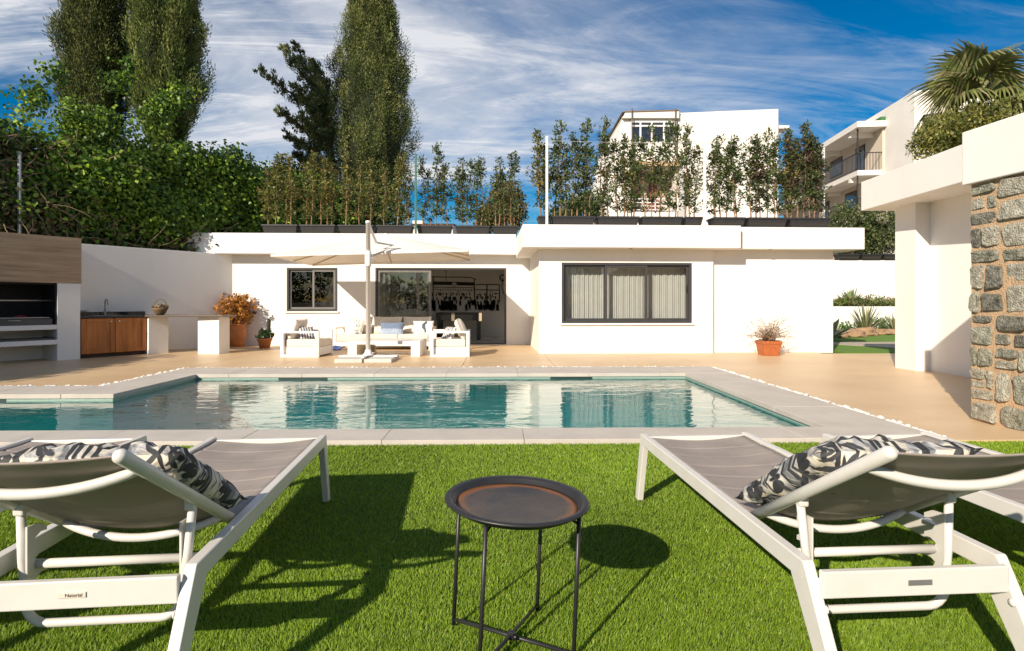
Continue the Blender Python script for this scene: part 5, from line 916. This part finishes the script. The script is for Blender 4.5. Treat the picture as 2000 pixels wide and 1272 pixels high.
# ================================================================== SUN LOUNGERS (local: +y to the foot end, origin under the rear bend)
SLING = mat('taupe_sling', (.315, .272, .242), .75, .1, 5, .5, 420, bdist=.002, stretch=(1, 1, 1)); POWDER = mat('white_powder_coat', (.66, .645, .61), .36, .04, 6, .1, 300, bdist=.001)
def lounger_proto():
    t = thing('sun_lounger', 'x', 'sun lounger'); W = .66; x0 = W / 2; rw, rh_ = .036, .062; ZR = .42
    for s_ in (-1, 1):
        xc = s_ * (x0 - rw / 2); rail = MB().box((xc - rw / 2, .0, ZR - rh_), (xc + rw / 2, 1.68, ZR)).build('rail', POWDER, t, bevel=.004)
        mb = MB(); vs = [(xc + a * rw / 2 * .98, y, z) for a in (-1, 1) for (y, z) in ((-.001, ZR - .0005), (.07, ZR - rh_ + .001), (-.165, 0), (-.232, 0))]; mb.add(vs, [(0, 1, 2, 3), (7, 6, 5, 4), (0, 4, 5, 1), (1, 5, 6, 2), (2, 6, 7, 3), (3, 7, 4, 0)]); mb.build('leg', POWDER, t, bevel=.004)
        mb = MB(); vs = [(xc + a * rw / 2 * .98, y, z) for a in (-1, 1) for (y, z) in ((1.681, ZR - .001), (1.625, ZR - rh_ + .001), (1.735, 0), (1.79, 0))]; mb.add(vs, [(3, 2, 1, 0), (4, 5, 6, 7), (1, 5, 4, 0), (2, 6, 5, 1), (3, 7, 6, 2), (0, 4, 7, 3)]); mb.build('leg', POWDER, t, bevel=.004)
    xi = x0 - rw
    MB().box((-xi, -.045, .325), (xi, -.022, .405)).build('cross_bar', POWDER, t, bevel=.004)
    pl = MB().box((-.03, -.0485, .358), (.045, -.0455, .374)).build('badge', mat('badge_plate', (.16, .16, .16), .4, .1, 8), t, bevel=.001)
    for s_ in (-1, 1):
        for zz_, yy in ((.365, -.05), (.3, -.085)): k = MB().lathe([(.012, 0), (.012, .004), (.006, .008)], 10).build('bolt', POWDER, t, smooth=True); k.rotation_euler = (0, math.radians(-90 * s_), 0); k.location = (s_ * xi, yy + .03, zz_)
    MB().box((-xi, 1.645, ZR - .055), (xi, 1.672, ZR - .012)).build('front_bar', POWDER, t, bevel=.003)
    # seat sling with stitched seams
    def sling(fn, nu, nv, seams, name):
        V = []; 
        for j in range(nv + 1):
            for i in range(nu + 1): V.append(fn(i / nu * 2 - 1, j / nv, min([abs(j / nv - q) for q in seams] + [9])))
        Fs = [(j * (nu + 1) + i, j * (nu + 1) + i + 1, (j + 1) * (nu + 1) + i + 1, (j + 1) * (nu + 1) + i) for j in range(nv) for i in range(nu)]; mb = MB(); mb.add(V, Fs); o = mb.build(name, SLING, t, smooth=True); so = o.modifiers.new('thick', 'SOLIDIFY'); so.thickness = .004; return o
    sw_ = xi - .002
    def seat(u, v, ds): return (u * sw_, .40 + v * 1.245, ZR - .014 - .022 * (1 - u * u) + .0 - (.004 if ds < .006 else 0) + .0015 * math.sin(u * 4 + v * 23))
    sling(seat, 16, 160, [.14, .28, .42, .56, .7, .84], 'seat_sling')
    # backrest
    P0 = Vector((0, .415, ZR - .02)); P1 = Vector((0, -.285, .822)); dv = (P1 - P0).normalized(); nb = Vector((0, dv.z, -dv.y)) * -1          # nb points to the back / down
    if nb.z > 0: nb = -nb
    bxx = xi - .024
    for s_ in (-1, 1):
        o = Vector((s_ * bxx, 0, 0)); MB().tube([P0 + o, P0.lerp(P1, .5) + o, P1 + o, P1 + o + dv * .012], [.019, .019, .019, .012], 14).build('back_tube', POWDER, t, smooth=True)
    def back(u, v, ds):
        sag = .015 + .034 * math.sin(math.pi * min(1, (1 - v) * .62 + .1)) * (1 - v) ** .5; p = P0.lerp(P1, .05 + .93 * v) + nb * (sag * (1 - u * u) - .006 + (.003 if ds < .012 else 0)); return (u * (bxx + .004), p.y, p.z)
    sling(back, 16, 80, [.2, .45, .72], 'back_sling')
    for q, sg in ((.86, .06), (.1, .068)):
        c = P0.lerp(P1, q); MB().tube([tuple(c + Vector((u * bxx, 0, 0)) + nb * (sg * (1 - u * u) ** .9)) for u in np.linspace(-1, 1, 21)], .0145, 10).build('bowed_bar', POWDER, t, smooth=True)
    # U-shaped prop, ratchets and rest bar
    J = P0.lerp(P1, .4); xa = bxx - .012; zb_ = .205; yb = .115
    path = [(-xa, J.y, J.z - .01), (-xa + .012, .125, .40), (-xa + .03, yb, zb_ + .07)] + [(-xa + .03 + .06 * (1 - math.cos(a)), yb, zb_ + .06 - .06 * math.sin(a)) for a in np.linspace(.3, math.pi / 2, 5)]
    path = path + [(-x, y, z) for x, y, z in path[::-1]]
    MB().tube(path, .0135, 10).build('prop_frame', POWDER, t, smooth=True)
    for s_ in (-1, 1): MB().box((s_ * (xa - .02), J.y - .02, J.z - .03), (s_ * (xa + .012), J.y + .02, J.z + .012)).build('prop_clip', POWDER, t, bevel=.006)
    MB().tube([(-xi + .03, .16, .372), (xi - .03, .16, .372)], .0145, 12).build('rest_bar', POWDER, t, smooth=True)
    for s_ in (-1, 1):
        prof_ = [(0, -.13), (.03, -.13), (.045, -.1), (.03, -.08), (.022, -.055), (.035, -.045), (.05, -.05), (.05, -.035), (.03, -.02), (.02, .01), (.035, .02), (.05, .015), (.05, .03), (.03, .05), (.02, .075), (.035, .085), (.05, .08), (.05, .095), (.03, .115), (0, .12)]
        xx = s_ * (xa - .03); mb = MB(); k = len(prof_); vs = [(xx - .003, .115 + a * 1.7, .385 + b) for a, b in prof_] + [(xx + .003, .115 + a * 1.7, .385 + b) for a, b in prof_]; mb.add(vs, [tuple(range(k)), tuple(range(2 * k - 1, k - 1, -1))] + [(i, k + i, k + (i + 1) % k, (i + 1) % k) for i in range(k)]); mb.build('ratchet', POWDER, t)
    return t
proto = lounger_proto()
spots = [((1.211, 1.748), 3.9, 'white framed sun lounger with grey sling, right foreground with print pillow'), ((-1.272, 1.675), 5.4, 'white framed sun lounger with beige-lit sling, left foreground with print pillow'), ((2.32, 1.76), 4.5, 'sun lounger at the right edge, partly hidden behind the near right one'), ((-2.33, 1.66), 5.4, 'sun lounger at the left edge, partly hidden behind the near left one')]
for i, ((x, d), a, lab) in enumerate(spots):
    o = proto if i == 0 else copy_tree(proto); o.location = c2w(x, d, -.004); o.rotation_euler = (0, 0, RT + math.radians(a)); o['label'] = lab; o['group'] = 'sun loungers on the lawn'
    if i == 1:   # raised lettering on the pale badge of the left lounger
        cu = bpy.data.curves.new('badge_text', 'FONT'); cu.body = 'Naterial'; cu.size = .0145; cu.align_x = 'CENTER'; cu.align_y = 'CENTER'; cu.extrude = .0003
        tmp = bpy.data.objects.new('tmp', cu); col.objects.link(tmp); dg = bpy.context.evaluated_depsgraph_get(); me = bpy.data.meshes.new_from_object(tmp.evaluated_get(dg)); bpy.data.objects.remove(tmp)
        x_ = link('badge_lettering', me, mat('badge_ink', (.12, .1, .09), .6), o); x_.rotation_euler = (math.radians(90), 0, 0); x_.location = (.013, -.0492, .366)
        for ch in o.children:
            if ch.name.startswith('badge') and ch is not x_: ch.data = ch.data.copy(); ch.data.materials[0] = mat('badge_cream', (.66, .6, .52), .5); ch.location.x = 0
# pillows resting on the backrests
for i, (o_i, sx, lab) in enumerate(((0, -.06, 'leaf-print pillow lying on the right foreground lounger backrest'), (1, .05, 'leaf-print pillow lying on the left foreground lounger backrest'))):
    (x, d), a, _ = spots[o_i]; R_ = RT + math.radians(a); base = c2w(x, d)
    lp = Matrix.Translation(base) @ Matrix.Rotation(R_, 4, 'Z') @ Vector((sx, .208, .605)); cushion('pillow', lab, 'pillow', (.52, .62, .13), LEAFP, lp, (math.radians(-31), 0, R_), 31 + i * 6, 'print pillows on the loungers', wr=.03)
# ================================================================== ROUND TRAY TABLE
TBL = mat('black_steel', (.022, .022, .024), .42, .15, 6); RUST = mat('rusty_tray', (.03, .028, .028), .38, .2, 3, .15, 90, col2=(.13, .085, .055), detail=9, spec=.6)
rt_ = RUST.node_tree; tcr = N(rt_, 'ShaderNodeTexCoord'); sr = N(rt_, 'ShaderNodeSeparateXYZ'); L(rt_, tcr.outputs['Object'], sr.inputs[0])
rad = math_(rt_, 'SQRT', math_(rt_, 'ADD', math_(rt_, 'MULTIPLY', sr.outputs[0], sr.outputs[0]), math_(rt_, 'MULTIPLY', sr.outputs[1], sr.outputs[1])))
nr_ = N(rt_, 'ShaderNodeTexNoise', i_Scale=7, i_Detail=8); L(rt_, tcr.outputs['Object'], nr_.inputs['Vector'])
rk = ramp(rt_, math_(rt_, 'ADD', rad, math_(rt_, 'MULTIPLY', nr_.outputs[0], .05)), [(.205, 0), (.232, 1)]); bs = rt_.nodes['Principled BSDF']; old = bs.inputs['Base Color'].links[0].from_socket
mr = N(rt_, 'ShaderNodeMix', data_type='RGBA'); L(rt_, rk, mr.inputs[0]); L(rt_, old, mr.inputs[6]); mr.inputs[7].default_value = (.26, .1, .03, 1); L(rt_, mr.outputs[2], bs.inputs['Base Color'])
tb = thing('tray_table', 'round black metal tray table with rusty top on the lawn', 'table', c2w(-.004, 2.02, -.004), RT); tb.rotation_euler = (math.radians(0), math.radians(2.5), RT)
MB().lathe([(.0, .488), (.205, .488), (.218, .494), (.226, .508), (.234, .514), (.252, .514), (.257, .509), (.252, .504), (.236, .503), (.226, .488), (.215, .482), (.0, .482)], 64).build('tray_rim', TBL, tb, smooth=True)
MB().lathe([(.214, .4895), (.2145, .4935), (.2, .4905), (.0005, .4905)], 64).build('tray', RUST, tb, smooth=True)
lg = [(-.213, .09), (.102, .205), (.213, -.09), (-.102, -.205)]
for (x, y) in lg: MB().tube([(x, y, 0), (x * .99, y * .99, .485)], .0075, 10).build('leg', TBL, tb, smooth=True); MB().tube([(x * .99, y * .99, .46), (x * .8, y * .8, .482)], .005, 6).build('tray_bracket', TBL, tb)
for a, b in ((0, 2), (1, 3)): MB().tube([(*lg[a], .02 + .006 * a), (*lg[b], .02 + .006 * a)], .0065, 8).build('cross_rod', TBL, tb, smooth=True)
MB().lathe([(.015, .012), (.015, .034)], 12).build('rod_joint', TBL, tb)
# ================================================================== ARTIFICIAL GRASS
nb_ = 1050000; yd = 1 / rng.uniform(1 / 4.95, 1 / .85, nb_) ; yd = np.where(rng.random(nb_) < .5, yd, rng.uniform(.9, 4.95, nb_)); xd = rng.uniform(-1.12, 1.12, nb_) * (yd + .25)
Pg = np.stack([xd * cp + yd * sp, yd * cp - xd * sp, np.full(nb_, -.012)], 1)
ca, sa_ = math.cos(math.radians(1.28)), math.sin(math.radians(1.28)); yp = Pg[:, 1] * ca + Pg[:, 0] * sa_
ok = yp < 4.848; Pg = Pg[ok]; nb_ = len(Pg); dist = np.linalg.norm(Pg[:, :2], axis=1)
a = rng.uniform(0, 6.283, nb_); wv = (.0007 + .00048 * dist) * rng.uniform(.7, 1.3, nb_); hgt = rng.uniform(.009, .020, nb_); sd_ = np.stack([np.cos(a), np.sin(a), np.zeros(nb_)], 1)
swirl = np.array([math.sin(x * 1.7) * math.cos(y * 1.3) for x, y in Pg[:, :2]]); la = rng.normal(0, 1, nb_) + 1.2 + swirl; ln_ = rng.uniform(.2, 1.0, nb_)[:, None] * hgt[:, None]; lean = np.stack([np.cos(la), np.sin(la), np.zeros(nb_)], 1) * ln_
b0 = Pg - sd_ * wv[:, None]; b1_ = Pg + sd_ * wv[:, None]; tip = Pg + lean; tip[:, 2] += hgt; V = np.stack([b0, b1_, tip], 1).reshape(-1, 3)
C = pal(nb_, [(.215, .335, .02), (.165, .28, .016), (.265, .39, .032), (.33, .4, .08), (.115, .21, .014)], [.34, .3, .18, .08, .1], .2)
pat = np.array([nz(x * 1.1, y * 1.1, 3.) for x, y in Pg[:, :2] * 1.0]); C *= (1 + .22 * pat + .10 * swirl)[:, None]
tag(link('grass', np_mesh('grass', V, np.arange(nb_ * 3).reshape(-1, 3), np.repeat(C, 3, 0)), leafmat('turf_blade', .5, .25)), 'bright green artificial grass lawn', 'grass', kind='stuff')
